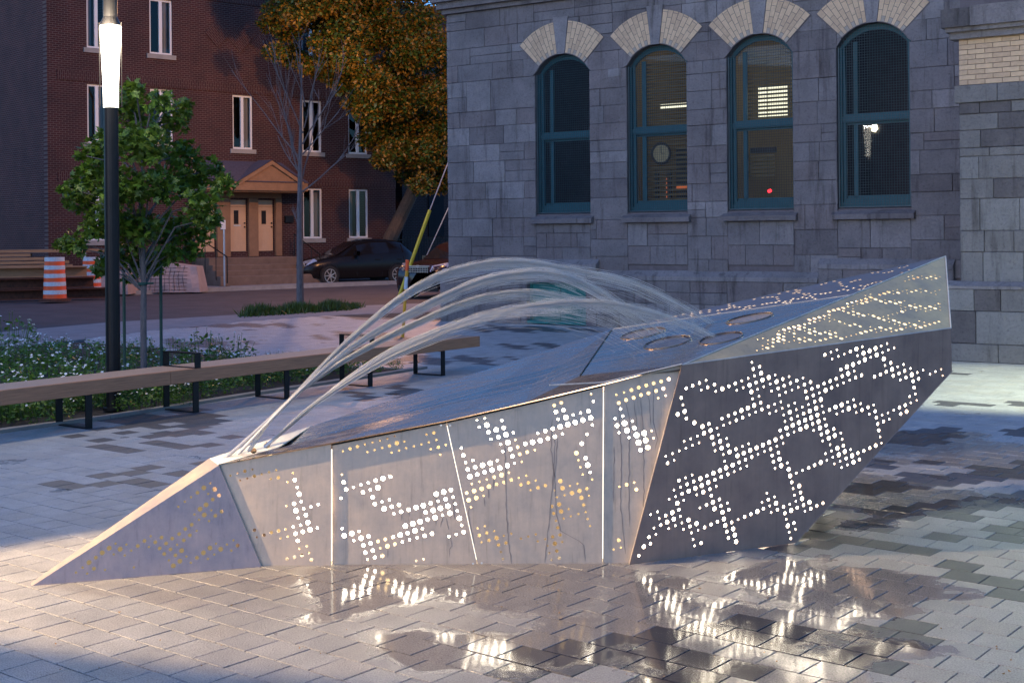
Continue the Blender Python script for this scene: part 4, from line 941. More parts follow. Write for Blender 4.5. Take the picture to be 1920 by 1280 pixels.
# rooms behind
M_ROOM = mat('ochre_room', (.40, .33, .18), .85, var=.12, scale=2); M_ROOMD = mat('dim_room', (.05, .035, .045), .9, var=.2)
def room(x0, x1, y1, m):
    r = MB(); r.box((x0, .42, 1.6), (x0 + .05, y1, 5.9)); r.box((x1 - .05, .42, 1.6), (x1, y1, 5.9)); r.box((x0 + .05, y1 - .05, 1.6), (x1 - .05, y1, 5.9)); r.box((x0 + .05, .42, 1.6), (x1 - .05, y1 - .05, 1.65)); r.box((x0 + .05, .42, 5.85), (x1 - .05, y1 - .05, 5.9)); return r.build('room', m, hall)
room(-2.4, 1.15, 3.0, M_ROOMD); room(1.17, 5.35, 3.4, M_ROOM); room(5.37, 8.3, 3.0, M_ROOMD)
def lamp_light(kind, name, loc, power, color, parent=None, **kw):
    l = bpy.data.lights.new(name, kind); l.energy = power; l.color = color
    for k, v in kw.items(): setattr(l, k, v)
    o = bpy.data.objects.new(name, l); COL.objects.link(o); o.location = loc
    if parent: o.parent = parent
    return o
lamp_light('POINT', 'room_lamp', (2.6, 1.9, 5.3), 2.8, (1, .84, .52), hall, shadow_soft_size=.25)
lamp_light('POINT', 'room_lamp', (4.9, 1.9, 5.3), 2.5, (1, .84, .52), hall, shadow_soft_size=.25)
M_TUBE = emit('fluorescent_tube', (1.0, .97, .70), .75); M_RED = emit('red_indicator', (1, .02, .03), 3.0); M_EMB = emit('orange_glow', (1, .25, .08), .25)
fx = MB(); fx.box((1.95, .62, 4.33), (2.72, .66, 4.42)); fx.build('room_light', M_TUBE, hall)
fx = MB(); fx.box((4.05, .62, 4.05), (4.62, .66, 4.62)); fx.build('room_light', M_TUBE, hall)
M_BLIND = mat('blind_slat', (.20, .15, .06), .7, var=.15)
def blinds(c, z0, z1, x0=-.45, x1=.6, pitch=.075, parent=None):
    b = MB(); z = z0
    while z < z1:
        b.add([(c + x0, .36, z), (c + x1, .36, z), (c + x1, .41, z + .045), (c + x0, .41, z + .045)], [(0, 1, 2, 3)]); z += pitch
    b.box((c + .0, .352, z0), (c + .012, .358, z1)); b.build('blind', M_BLIND, parent)
blinds(WN[1], 3.97, 5.2, parent=wins[1]); blinds(WN[1], 2.5, 3.8, pitch=.09, parent=wins[1]); blinds(WN[2], 3.97, 5.25, parent=wins[2]); blinds(WN[2], 2.9, 3.3, x0=-.4, x1=.12, parent=wins[2])
M_DARKP = mat('dark_panel', (.04, .03, .025), .8)
ck = tag(empty('wall_clock', (0, 0, 0), 0), 'round wall clock hanging inside the second arched window', 'clock'); ck.location = tuple(wall_o); ck.rotation_euler = (0, 0, WANG)
fc = MB(); fc.tube([(WN[1] - .06, .29, 3.42), (WN[1] - .06, .32, 3.42)], .20, 20); fc.build('clock_face', mat('clock_face', (.45, .38, .2), .7), ck)
rg = MB(); rg.tube([(WN[1] - .06 + .2 * math.cos(t), .285, 3.42 + .2 * math.sin(t)) for t in np.linspace(0, 6.2832, 21)], .025, 6, cap=False); rg.build('clock_rim', M_DARKP, ck)
hd = MB(); hd.box((WN[1] - .066, .28, 3.42), (WN[1] - .054, .287, 3.57)); hd.box((WN[1] - .06, .28, 3.414), (WN[1] + .03, .287, 3.426)); hd.build('clock_hand', M_DARKP, ck)
cb = MB(); cb.box((WN[1] + .18, .45, 2.45), (WN[1] + .62, .8, 3.5)); cb.box((WN[1] - .3, .45, 2.4), (WN[1] - .22, .5, 3.1)); cb.box((WN[1] - .02, .45, 2.4), (WN[1] + .06, .5, 3.1)); cb.box((WN[2] + .48, .45, 2.45), (WN[2] + .6, .6, 3.5)); cb.box((WN[2] - .4, .45, 3.35), (WN[2] + .12, .5, 3.45)); cb.build('room_furniture', M_DARKP, hall)
em = MB(); em.tube([(WN[2] - .02, .42, 2.62), (WN[2] + .03, .42, 2.64)], .03, 8); em.build('red_light', M_RED, hall)
em = MB(); em.box((WN[1] - .12, .6, 2.42), (WN[1] - .07, .63, 2.95)); em.box((WN[1] + .2, .42, 2.72), (WN[1] + .42, .44, 2.78)); em.build('orange_light', M_EMB, hall)

# rusty lamp box between two arches
wl = thing('wall_lamp', 'rusty brown caged lamp box fixed between the two nearest brick arches', 'wall lamp', tuple(wall_o), WANG)
a, z = 5.42, 6.30
b = MB(); b.box((a - .19, -.28, z + .06), (a + .19, -.03, z + .24)); b.build('housing', M_RUST, wl)
b = MB()
for i in range(5): b.box((a - .19 + i * .092, -.27, z - .12), (a - .18 + i * .092, -.26, z + .06))
for zz_ in (z - .12, z - .04): b.box((a - .192, -.272, zz_), (a + .192, -.262, zz_ + .008)); b.box((a - .192, -.27, zz_), (a - .184, -.04, zz_ + .008)); b.box((a + .184, -.27, zz_), (a + .192, -.04, zz_ + .008))
b.build('cage', M_RUST, wl); b = MB(); b.box((a - .12, -.22, z - .05), (a + .12, -.06, z + .06)); b.build('lamp_glass', mat('dusty_glass', (.12, .07, .06), .3), wl)

# ---------------------------------------------------------------- corner pavilion
pav_o = gnd(1787, 677)
pav = thing('stone_pavilion', 'sooty stone corner pavilion with a band of cream brick below a pale coping', 'building', tuple(pav_o), WANG)
X0, X1 = .085, 3.2
pm = MB(); pm.box((X0 + .02, .13, 0), (X1, 3.6, 5.2)); pm.build('wall', M_MORTAR, pav)
kw = dict(mats=M_DSTONE, w=(.3, .45, .25), parent=pav)
npv = 0
for (z0, z1), xs in zip([(1.13, 1.55), (1.55, 1.85), (1.85, 2.30), (2.30, 2.58), (2.58, 2.90), (2.90, 3.02), (3.02, 3.27), (3.27, 3.5), (3.5, 3.66)],
                        [(.085, .40, .95, 1.7, 2.5, 3.2), (.085, .42, .82, 1.5, 2.3, 3.2), (.085, .36, .9, 1.6, 2.4, 3.2), (.085, .55, 1.1, 1.9, 3.2), (.085, .35, 1.0, 1.8, 2.6, 3.2), (.085, .5, 1.2, 2.0, 3.2), (.085, .38, 1.1, 1.9, 3.2), (.085, .62, 1.3, 2.2, 3.2), (.085, .37, .8, 1.5, 3.2)]):
    for a, b_ in zip(xs, xs[1:]): npv += block(a, b_, z0, z1, y0=.10, depth=.05, **kw)
for (z0, z1), xs in zip([(0, .26), (.26, .72), (.72, 1.03)], [(-.06, .62, 1.5, 2.6, 3.2), (-.06, .32, .98, 1.9, 3.2), (-.06, .3, .66, 1.5, 2.4, 3.2)]):
    for a, b_ in zip(xs, xs[1:]): npv += block(a, b_, z0, z1, y0=0, depth=.14, **kw)
l = MB(); l.add([(-.08, -.02, 1.03), (X1, -.02, 1.03), (X1, -.02, 1.07), (-.08, -.02, 1.07), (-.08, .11, 1.03), (X1, .11, 1.03), (X1, .11, 1.14), (-.08, .11, 1.14)], [(0, 1, 2, 3), (3, 2, 6, 7), (0, 3, 7, 4), (0, 4, 5, 1)]); l.build('plinth_ledge', M_STONE[1], pav)
for a, b_ in ((.03, .62), (.62, 1.5), (1.5, 3.2)): block(a, b_, 3.66, 3.91, y0=.06, depth=.1, name='coping_stone', **{**kw, 'w': (.15, .75, .1)})
z = 3.915; r_ = 0
while z < 4.56:
    x = .085 - (.0 if r_ % 2 else .11)
    while x < 2.2:
        a, b_ = max(x, .085), x + .235
        mb = MB(); mb.chbox((a + .003, .112 + random.uniform(-.002, .002), z + .003), (b_ - .003, .15, z + .068), .003); mb.build('brick', random.choice(M_CREAM[:2]), pav); x += .235
    z += .0715; r_ += 1
c_ = MB(); c_.box((-.02, .02, 4.565), (X1, .3, 4.66)); c_.box((-.06, -.06, 4.66), (X1, .3, 4.72)); c_.build('coping_molding', M_STONE[1], pav)
c_ = MB(); c_.box((-.10, -.12, 4.72), (.30, .5, 4.98)); c_.build('coping_stone', M_DSTONE[0], pav)['label'] = 'dark sooty corner coping stone'
c_ = MB(); c_.box((.303, -.12, 4.72), (X1, .5, 5.0)); c_.build('coping_stone', M_STONE[1], pav)
c_ = MB(); c_.box((-.3, .9, 5.0), (X1, 3.6, 5.12)); c_.build('roof', M_STONE[3], pav)

print('blocks', nb, 'fan', nfan, 'pav', npv)
# ================================================================ red brick apartments across the street
BO = ray(480, 480) * 51; BO = Vector((BO.x, BO.y, 0)); BANG = math.atan2(.673, .739)
apt = thing('apartment_building', 'dark red brick apartment building with white casement windows and a gabled porch', 'building', tuple(BO), BANG)
bx0, bx1, BH = -8.28, 6.84, 13.0
bw = []
for x, w in ((-6.45, .75), (-3.95, .92), (-.54, .88), (2.65, .92), (4.92, .98)):
    for z0, z1 in ((8.62, 10.65), (5.25, 7.33), (1.77, 3.79)):
        if (z0 < 2 and x in (-.54, -3.95)) or (z0 > 8 and x == -.54): continue
        bw.append((x - w / 2, x + w / 2, z0, z1))
doors = [(-2.55, -1.75, 1.29, 3.3), (-1.17, -.37, 1.29, 3.3), (.06, .84, 1.29, 3.3)]
def rect(a, b, c, d): return [(a, c), (b, c), (b, d), (a, d)]
plate('wall', M_BRICK, (0, 0, 0), (1, 0, 0), (0, 0, 1), (0, -1, 0), rect(bx0, bx1, 0, BH), [rect(*w) for w in bw] + [rect(*d) for d in doors], .3, apt)
s_ = MB(); s_.box((bx0, .301, 0), (bx0 + .3, 14, BH)); s_.box((bx0 + .3, 13.7, 0), (bx1 - .3, 14, BH)); s_.build('side_wall', M_BRICK_SIDE, apt); s_ = MB(); s_.box((bx1 - .3, .301, 0), (bx1, 14, BH)); s_.build('side_wall', M_BRICK_SIDE, apt)
s_ = MB(); s_.box((bx0, 0, BH), (bx1, 14, BH + .2)); s_.build('roof', M_ASPHALT, apt)
for z in (3.86, 7.42, 10.86):
    s_ = MB(); s_.box((bx0 + .35, -.025, z), (bx1, -.001, z + .34)); s_.build('soldier_course', M_BRICK_V, apt)
for x, z in ((-1.62, 9.6), (-.62, 9.5), (.35, 9.4)):
    s_ = MB(); r = .52; s_.prism([(x, z - r), (x + r, z), (x, z + r), (x - r, z)], -.03, -.001); s_.build('diamond_panel', M_BRICK_D, apt)
M_CURT = mat('pale_curtain', (.42, .40, .42), .9, var=.15, scale=4, stretch=(14, 14, .5)); M_INSIDE = mat('dark_interior', (.012, .012, .016), .9)
M_APG = glass('apartment_glass', (.7, .75, .8))
for i, (a, b, z0, z1) in enumerate(bw):
    f = MB(); t = .07; m_ = (a + b) / 2 + random.choice((-.0, .0))
    f.box((a + .002, .05, z0 + .002), (b - .002, .15, z0 + t)); f.box((a + .002, .05, z1 - t), (b - .002, .15, z1 - .002)); f.box((a + .002, .05, z0 + t), (a + t, .15, z1 - t)); f.box((b - t, .05, z0 + t), (b - .002, .15, z1 - t)); f.box((m_ - .06, .04, z0 + t), (m_ + .06, .15, z1 - t))
    w = f.build('window', M_WHITE, apt)
    for pa, pb_ in ((a + t, m_ - .06), (m_ + .06, b - t)):
        g = MB(); g.add([(pa, .10, z0 + t), (pb_, .10, z0 + t), (pb_, .10, z1 - t), (pa, .10, z1 - t)], [(0, 1, 2, 3)]); g.build('pane', M_APG, w)
    g = MB(); g.box((a - .2, .29, z0 - .2), (b + .2, .8, z1 + .2)); ii = MB(); ii.add([(a - .1, .9, z0 - .1), (b + .1, .9, z0 - .1), (b + .1, .9, z1 + .1), (a - .1, .9, z1 + .1)], [(0, 1, 2, 3)]); ii.build('interior', M_INSIDE, w)
    if random.random() < .8:
        cu = MB(); n = 10; w0 = random.uniform(.3, .5) * (b - a); pts = []
        side = random.random() < .5
        for k in range(n + 1):
            x = (a + w0 * k / n) if side else (b - w0 + w0 * k / n); pts.append((x, .28 + .025 * math.sin(k * 2.2)))
        cu.add([(x, y, z0) for x, y in pts] + [(x, y, z1) for x, y in pts], [(k, k + 1, n + 2 + k, n + 1 + k) for k in range(n)]); cu.build('curtain', M_CURT, w)
    sl = MB(); sl.box((a - .12, -.06, z0 - .17), (b + .12, .04, z0 - .003)); sl.build('sill', M_CURB, apt)
# porch
M_STEP = mat('worn_concrete_step', (.17, .115, .085), .85, var=.25, scale=3)
M_DOOR = mat('cream_door', (.62, .42, .27), .55, var=.06); M_TRIM = mat('brown_timber', (.26, .145, .08), .7, var=.2, scale=4); M_SLATE = mat('slate_shingles', (.07, .06, .085), .8, var=.3, scale=12)
for i, (a, b, z0, z1) in enumerate(doors):
    d = MB(); d.box((a + .01, .10, z0 + .01), (b - .01, .14, z1 - .28)); d.box((a + .01, .11, z1 - .27), (b - .01, .13, z1 - .01))
    dr = d.build('door', M_DOOR, apt); k = MB()
    for j in range(9):
        x = a + .10 + j * (b - a - .2) / 8; k.box((x - .006, .093, z0 + .15), (x + .006, .0995, z0 + .9))
    k.box((a + .08, .092, z0 + 1.0), (b - .08, .0995, z0 + 1.03)); k.build('door_molding', M_DOOR, dr)
    g = MB(); g.box((a + .26, .088, z1 - .95), (a + .46, .0995, z1 - .42)); g.build('door_pane', M_INSIDE, dr)
    h = MB(); 
    for zz_ in (.95, 1.10): h.tube([(b - .08, .05, z0 + zz_), (b - .08, .10, z0 + zz_)], .028, 8)
    h.build('door_handle', M_BLACK, dr)
    if i == 1: s2 = MB(); s2.box((a + .25, .085, z0 + .98), (b - .25, .0995, z0 + 1.03)); s2.build('letter_slot', M_STEEL_EDGE, dr)
tr = MB()
for x0, x1_ in ((-2.75, -2.56), (-1.74, -1.18), (-.36, .05), (.85, 1.12)): tr.box((x0, -.12, 1.1), (x1_, .1, 3.35))
tr.box((-2.75, -.1, 3.36), (1.12, .1, 3.9)); tr.build('door_surround', M_TRIM, apt)
mb_ = MB(); mb_.box((-1.62, -.17, 2.15), (-1.42, -.121, 2.5)); mb_.build('letter_box', M_WHITE, apt)
mb_ = MB(); mb_.box((1.30, -.10, 2.42), (1.68, -.002, 2.68)); mb_.build('letter_box', M_BLACK, apt)
cp = MB(); cx_ = -.55; hw_ = 2.22
cp.box((cx_ - hw_, -1.15, 3.62), (cx_ + hw_, -1.05, 3.93)); cp.box((cx_ - hw_, -1.05, 3.62), (cx_ - hw_ + .08, 0, 3.93)); cp.box((cx_ + hw_ - .08, -1.05, 3.62), (cx_ + hw_, 0, 3.93)); cp.box((cx_ - hw_ + .08, -1.05, 3.56), (cx_ + hw_ - .08, 0, 3.618))
gx = .02; cp.prism([(gx - 1.25, 3.93), (gx + 1.25, 3.93), (gx, 4.66)], -1.12, -.6); cp.build('porch_fascia', M_TRIM, apt)
for sg in (-1, 1):
    q = MB(); p0 = Vector((gx, -1.2, 4.78)); p1 = Vector((gx + sg * 1.45, -1.2, 3.96)); d_ = (p1 - p0).normalized(); up_ = Vector((-d_.z, 0, d_.x)) * (.17 * (1 if d_.x < 0 else -1)) * -1
    q.add([p0, p1, p1 - Vector((0, 0, .16)), p0 - Vector((0, 0, .16)), p0 + Vector((0, .7, 0)), p1 + Vector((0, .7, 0))], [(0, 1, 2, 3), (0, 4, 5, 1)]); q.build('gable_board', M_TRIM, apt)
    s2 = MB(); s2.add([(gx, -1.22, 4.80), (gx + sg * 1.5, -1.22, 3.95), (gx + sg * 1.5, -.4, 3.97), (gx, -.2, 4.82)], [(0, 1, 2, 3)]); s2.build('gable_roof', M_SLATE, apt)
rf = MB(); rf.add([(cx_ - hw_ - .05, -1.18, 3.94), (cx_ + hw_ + .05, -1.18, 3.94), (cx_ + hw_ - .5, -.01, 4.78), (cx_ - hw_ + .5, -.01, 4.78), (cx_ - hw_ - .05, -.01, 3.94), (cx_ + hw_ + .05, -.01, 3.94)], [(0, 1, 2, 3), (1, 5, 2), (0, 3, 4)]); rf.build('porch_roof', M_SLATE, apt)
for k, (x0, x1_, y, z) in enumerate(((-2.9, 1.75, -2.35, .42), (-2.85, 1.55, -1.95, .62), (-2.8, 1.40, -1.6, .82), (-2.75, 1.3, -1.25, 1.08))):
    q = MB(); q.chbox((x0, y, .0), (x1_, -.002, z - .001 * k), .02); q.build('step', M_STEP, apt)
for x, y0, y1 in ((1.5, -2.2, -.4), (-2.95, -2.9, -.5)):
    r = MB(); r.tube([(x, y0, .2), (x, y0, 1.15), (x, y1, 1.95), (x, y1, .5)], .025, 6); 
    for q in (.33, .66): yy = y0 + (y1 - y0) * q; r.tube([(x, yy, .3), (x, yy, 1.15 + .8 * q)], .016, 5)
    r.build('handrail', M_BLACK, apt)
# neighbouring block beyond the gap, iron fence
nb_ = thing('brick_terrace', 'shadowy brick building beyond the gap behind the leaning tree', 'building', tuple(BO), BANG)
q = MB(); q.box((9.5, 3.0, 0), (22, 14, 12.5)); q.build('wall', M_BRICK_FAR, nb_); q = MB(); q.box((6.85, 9, 0), (9.49, 9.3, 6.0)); q.build('wall', M_BRICK_FAR, nb_)
for x in (11.0, 13.5):
    for z in (1.8, 5.3):
        q = MB(); q.box((x, 2.94, z), (x + .9, 3.0, z + 1.9)); q.build('window', M_INSIDE, nb_)
fe_ = thing('iron_fence', 'black iron railing in the gap beside the brick apartments', 'fence', tuple(BO), BANG)
q = MB(); q.box((6.9, .1, .35), (12, .13, .39)); q.box((6.9, .1, 1.65), (12, .13, 1.69)); q.build('rail', M_BLACK, fe_)
for i in range(34):
    q = MB(); q.box((6.95 + i * .15, .105, 0), (6.975 + i * .15, .125, 1.85)); q.build('baluster', M_BLACK, fe_)
# brick row on the near side of the street, outside the view but mirrored in the hall's windows
rw_ = thing('brick_row', 'long dark brick row closing the open side of the plaza', 'building', (-36, -8, 0), 0); q = MB(); q.box((-8, -26, 0), (0, 24, 11)); q.build('wall', M_BRICK_FAR, rw_)
for i in range(14):
    for z in (1.5, 5.0, 8.2): q = MB(); q.box((0.001, -24.5 + i * 3.5, z), (.06, -23.4 + i * 3.5, z + 1.8)); q.build('window', M_INSIDE, rw_)
# far pavement with kerb
a_ = lambda x, y: (BO.x + x * math.cos(BANG) - y * math.sin(BANG), BO.y + x * math.sin(BANG) + y * math.cos(BANG))
flat('far_pavement', [a_(-26, -3.4), a_(40, -3.4), a_(40, 0.2), a_(-26, .2)], .08, M_CONC, th=.14)
flat('far_kerb', [a_(-26, -3.58), a_(40, -3.58), a_(40, -3.402), a_(-26, -3.402)], .085, M_CURB, th=.14)
gd = flat('ground', [a_(-60, .2), a_(60, .2), a_(60, 90), a_(-60, 90)], .05, M_SOIL)

# ================================================================ trees
def leaf_cloud(name, centres, n, size, m, parent, shape='maple', squash=.8):
    """leaves scattered in clumps round the given centres (x, y, z, radius)"""
    cs = np.array(centres); w = cs[:, 3] ** 2; w /= w.sum(); pick = RNG.choice(len(cs), n, p=w)
    d = RNG.normal(size=(n, 3)); d /= np.linalg.norm(d, axis=1)[:, None]; r = RNG.random(n) ** .45
    pos = cs[pick, :3] + d * (r * cs[pick, 3])[:, None] * np.array([1, 1, squash])
    if shape == 'maple':
        t = [(0, 0), (.30, -.10), (.52, .12), (.34, .22), (.62, .52), (.24, .50), (0, 1.0), (-.24, .50), (-.62, .52), (-.34, .22), (-.52, .12), (-.30, -.10)]
    else: t = [(0, 0), (.3, .45), (0, 1), (-.3, .45)]
    t = np.array(t); k = len(t)
    nrm = RNG.normal(size=(n, 3)) * .75 + np.array([0, 0, 1.0]); nrm /= np.linalg.norm(nrm, axis=1)[:, None]
    a = RNG.normal(size=(n, 3)) + d * .8 + np.array([0, 0, -.5]); a -= nrm * (a * nrm).sum(1)[:, None]; a /= np.linalg.norm(a, axis=1)[:, None]; b = np.cross(nrm, a)
    s = size * RNG.uniform(.6, 1.25, n)
    V = pos[:, None, :] + (b[:, None, :] * t[None, :, 0:1] + a[:, None, :] * t[None, :, 1:2]) * s[:, None, None]
    V += nrm[:, None, :] * (-(np.abs(t[:, 0]) ** 2)[None, :, None] * .5 * s[:, None, None])
    me = bpy.data.meshes.new(name); me.from_pydata(V.reshape(-1, 3).tolist(), [], (np.arange(n * k).reshape(n, k)).tolist()); me.update()
    o = link(name, me, m, parent); o['kind'] = 'stuff'; return o
def branch(mb, p, d, L, r, depth, tips, spread=.5, up=.15, kids_=3, seg=5):
    pts = [p]; dd = d.normalized()
    for i in range(seg):
        dd = (dd + Vector((random.gauss(0, .07), random.gauss(0, .07), random.gauss(0, .05) + up * .15))).normalized(); pts.append(pts[-1] + dd * (L / seg))
    mb.tube(pts, [r * (1 - .55 * i / seg) for i in range(seg + 1)], 6 if r > .01 else 4)
    tips.append(pts[-1])
    if depth > 0:
        for _ in range(kids_):
            f = random.uniform(.35, 1); q = pts[int(f * seg)]
            n = (dd + Vector((random.gauss(0, spread), random.gauss(0, spread), random.gauss(0, spread * .6) + up))).normalized()
            branch(mb, q, n, L * random.uniform(.5, .75), r * .5, depth - 1, tips, spread, up, kids_, 4)
# young maple beside the lamp
mt = gnd(270, 728); D = mt.y
maple = thing('young_maple', 'young green maple staked beside the lamp post in the flower bed', 'tree', tuple(mt))
tk = MB(); top = at(262, 330, D) - mt
tk.tube([(0, 0, -.05), (.0, 0, .8), (.01, 0, at(268, 520, D).z), tuple(top)], [.042, .038, .034, .02], 9)
cl = [(x, y, r) for x, y, r in ((240, 200, 42), (300, 190, 30), (330, 225, 34), (215, 260, 40), (270, 270, 52), (335, 290, 46), (185, 285, 38), (170, 330, 40), (225, 350, 52), (290, 350, 50), (350, 340, 46), (395, 320, 34), (420, 345, 26), (380, 380, 40), (150, 375, 34), (130, 355, 22), (195, 420, 44), (140, 455, 30), (250, 430, 55), (320, 430, 52), (375, 430, 34), (215, 480, 34), (270, 490, 34), (320, 475, 32), (190, 500, 20), (360, 470, 26), (115, 460, 16), (250, 165, 22), (290, 500, 20), (150, 290, 18), (345, 200, 20), (240, 520, 14), (390, 410, 26), (265, 230, 40))]
cen = []
for x, y, r in cl:
    dp = D + random.uniform(-.7, .7); p = at(x, y, dp) - mt; cen.append((p.x, p.y, p.z, r * D / FP * .9))
    tk.tube([Vector((0, 0, max(1.2, p.z - random.uniform(.3, .8)))), (Vector((p.x, p.y, p.z)) + Vector((0, 0, p.z - .2))) * .5, (p.x, p.y, p.z)], [.014, .010, .005], 5)
tk.build('trunk', M_BARK_GREY, maple)
leaf_cloud('crown', cen, 4300, .092, M_LEAF, maple); leaf_cloud('crown', [(x, y, z, r * 1.12) for x, y, z, r in cen[::2]], 1000, .075, M_LEAFY, maple)
for x in (234, 303):
    b0 = gnd(x, 722); st = thing('tree_stake', 'dark green metal stake on the ' + ('lamp' if x < 250 else 'bench armrest') + ' side of the young maple', 'stake', tuple(b0), 0, 'stakes of the young maple')
    MB().tube([(0, 0, 0), (0, 0, at(x, 470, b0.y).z)], .022, 6).build('post', mat('green_stake', (.03, .07, .05), .6), st)
tie = MB(); p = at(268, 532, D) - mt; tie.tube([(p.x - .1, p.y, p.z), (p.x + .13, p.y, p.z + .005)], .013, 6); tie.tube([(p.x + .045 * math.cos(t), p.y + .045 * math.sin(t), p.z) for t in np.linspace(0, 6.28, 9)], .02, 6, cap=False); tie.build('tree_tie', mat('green_tie', (.02, .07, .06), .6), maple)
# bare sapling by the street
bs = gnd(563, 577); D = bs.y
sap = thing('bare_sapling', 'slender leafless sapling in the grass strip by the street', 'tree', tuple(bs)); sp_ = MB(); tips = []
z1 = at(566, 300, D).z; sp_.tube([(0, 0, -.05), (0, 0, at(563, 430, D).z), (.03, 0, z1), (.10, 0, at(578, 120, D).z)], [.10, .075, .055, .012], 8)
for x0, y0, x1_, y1_ in ((563, 430, 545, 395), (563, 330, 500, 175), (565, 345, 618, 225), (566, 300, 480, 200), (567, 290, 640, 215), (568, 250, 535, 110), (570, 240, 600, 120), (572, 200, 560, 95), (565, 320, 530, 200), (568, 270, 625, 150), (566, 360, 655, 300), (566, 330, 510, 260)):
    p = at(x0, y0, D) - bs; q = at(x1_, y1_, D + random.uniform(-.9, .9)) - bs; branch(sp_, p, (q - p), (q - p).length, .022, 2, tips, .28, .25, 3)
sp_.build('trunk', M_BARK_GREY, sap)
# grass strip
gr = MB(); ga = gnd(468, 590); gb = gnd(664, 577)
for _ in range(5200):
    f = random.random(); p = ga.lerp(gb, f) + Vector((random.gauss(0, .1), random.gauss(0, .42), 0)) ; h = random.uniform(.07, .22) * (.6 + .8 * math.sin(f * 9 + 1) ** 2); a = random.random() * 6.28; w_ = Vector((math.cos(a), math.sin(a), 0)) * .02; l_ = Vector((random.gauss(0, .08), random.gauss(0, .08), h))
    gr.add([p - w_, p + w_, p + l_], [(0, 1, 2)])
g_ = gr.build('grass', M_GRASS); g_['kind'] = 'stuff'
# big street tree leaning beside the apartments
bt = at(728, 520, 54.7); bt.z = 0; D = bt.y
big = thing('street_maple', 'large leaning tree with amber lit foliage between the brick apartments and the stone hall', 'tree', tuple(bt)); tk = MB()
pp = [at(x, y, D) - bt for x, y in ((718, 500), (732, 447), (752, 405), (768, 372), (778, 350))]
tk.tube(pp, [.36, .31, .28, .27, .26], 10)
for path in ([(778, 350), (790, 300), (770, 240), (720, 180), (650, 120), (590, 80)], [(778, 352), (810, 310), (830, 250), (850, 180), (860, 90)], [(776, 355), (795, 250), (800, 190)], [(770, 240), (700, 230), (640, 190)], [(790, 300), (740, 290), (700, 300)]):
    dd = [D - i * .5 + i * random.uniform(-.3, .1) for i in range(len(path))]; tk.tube([at(x, y, d_) - bt for (x, y), d_ in zip(path, dd)], [.19 * (1 - .13 * i) for i in range(len(path))], 7)
tk.build('trunk', M_BARK, big)
cen = []
def blob(lst, dj):
    for x, y, r in lst: p = at(x, y, 48.9 + max(0, x - 600) * .012 + random.uniform(*dj)) - bt; cen.append((p.x, p.y, p.z, r * D / FP))
blob([(520, 20, 26), (560, 15, 34), (505, 45, 20), (540, 60, 24), (590, 30, 36), (515, 98, 20), (545, 105, 26), (575, 120, 24), (610, 80, 30), (620, 110, 30), (600, 130, 24), (640, 140, 34), (650, 60, 44), (660, 110, 34), (700, 30, 44), (690, 80, 30), (700, 150, 34), (650, 165, 22), (740, 60, 40), (770, 100, 44), (740, 130, 44), (790, 40, 40), (820, 90, 40), (700, 190, 34), (740, 190, 44), (790, 160, 48), (830, 180, 40), (690, 215, 26), (660, 195, 20), (730, 240, 44), (780, 230, 48), (830, 240, 40), (700, 260, 28), (750, 285, 40), (800, 290, 44), (835, 300, 40), (770, 325, 30), (720, 300, 24), (825, 340, 30), (790, 345, 24), (760, -20, 50), (620, -10, 50), (690, -20, 50), (560, -25, 40), (830, -20, 40), (640, 20, 36), (850, 130, 30)], (-1.8, 1.8))
leaf_cloud('crown', cen, 40000, .16, M_LEAF2, big, 'diamond'); leaf_cloud('crown', cen, 36000, .17, M_LEAF2G, big, 'diamond', squash=.7)

# ================================================================ flower bed
proto = []
def plant(kind):
    root = empty('flowering_plant'); n = 170; V = []; F = []; fl = MB(); st = MB()
    lm = MB()
    for _ in range(n):
        a = random.random() * 6.28; r = random.random() ** .5 * .26; h = random.uniform(.02, .36) * (1 - (r / .34) ** 2) + .02; p = Vector((math.cos(a) * r, math.sin(a) * r, h)); s_ = random.uniform(.025, .05); nn = Vector((random.gauss(0, .6), random.gauss(0, .6), 1)).normalized(); u_ = nn.orthogonal().normalized(); u_.rotate(Quaternion(nn, random.random() * 6)); v_ = nn.cross(u_)
        lm.add([p, p + (u_ * .45 + v_ * .4) * s_, p + v_ * 0 + u_ * s_ * 1.3, p + (u_ * .45 - v_ * .4) * s_], [(0, 1, 2, 3)])
    for _ in range(20 if kind else 28):
        a = random.random() * 6.28; r = random.random() ** .5 * .27; h = .12 + .26 * (1 - (r / .34) ** 2) + random.uniform(-.05, .03); c = Vector((math.cos(a) * r, math.sin(a) * r, h)); nn = Vector((random.gauss(0, .5), random.gauss(-.4, .5), 1)).normalized(); u_ = nn.orthogonal().normalized(); v_ = nn.cross(u_); s_ = random.uniform(.013, .021)
        fl.add([c] + [c + (u_ * math.cos(t) + v_ * math.sin(t)) * s_ * (1 if i % 2 else .6) + nn * .003 for i, t in enumerate(np.linspace(0, 6.283, 11)[:-1])], [(0, 1 + i, 1 + (i + 1) % 10) for i in range(10)])
        st.tube([(c.x * .6, c.y * .6, 0), tuple(c - nn * .002)], .002, 3)
    o1 = lm.build('leaves', M_LEAF3, root); o2 = fl.build('flowers', M_PETAL, root); o3 = st.build('stems', M_LEAF3, root)
    for o in (o1, o2, o3): o['kind'] = 'stuff'
    return root
protos = [plant(0), plant(1), plant(0)]
spots = []
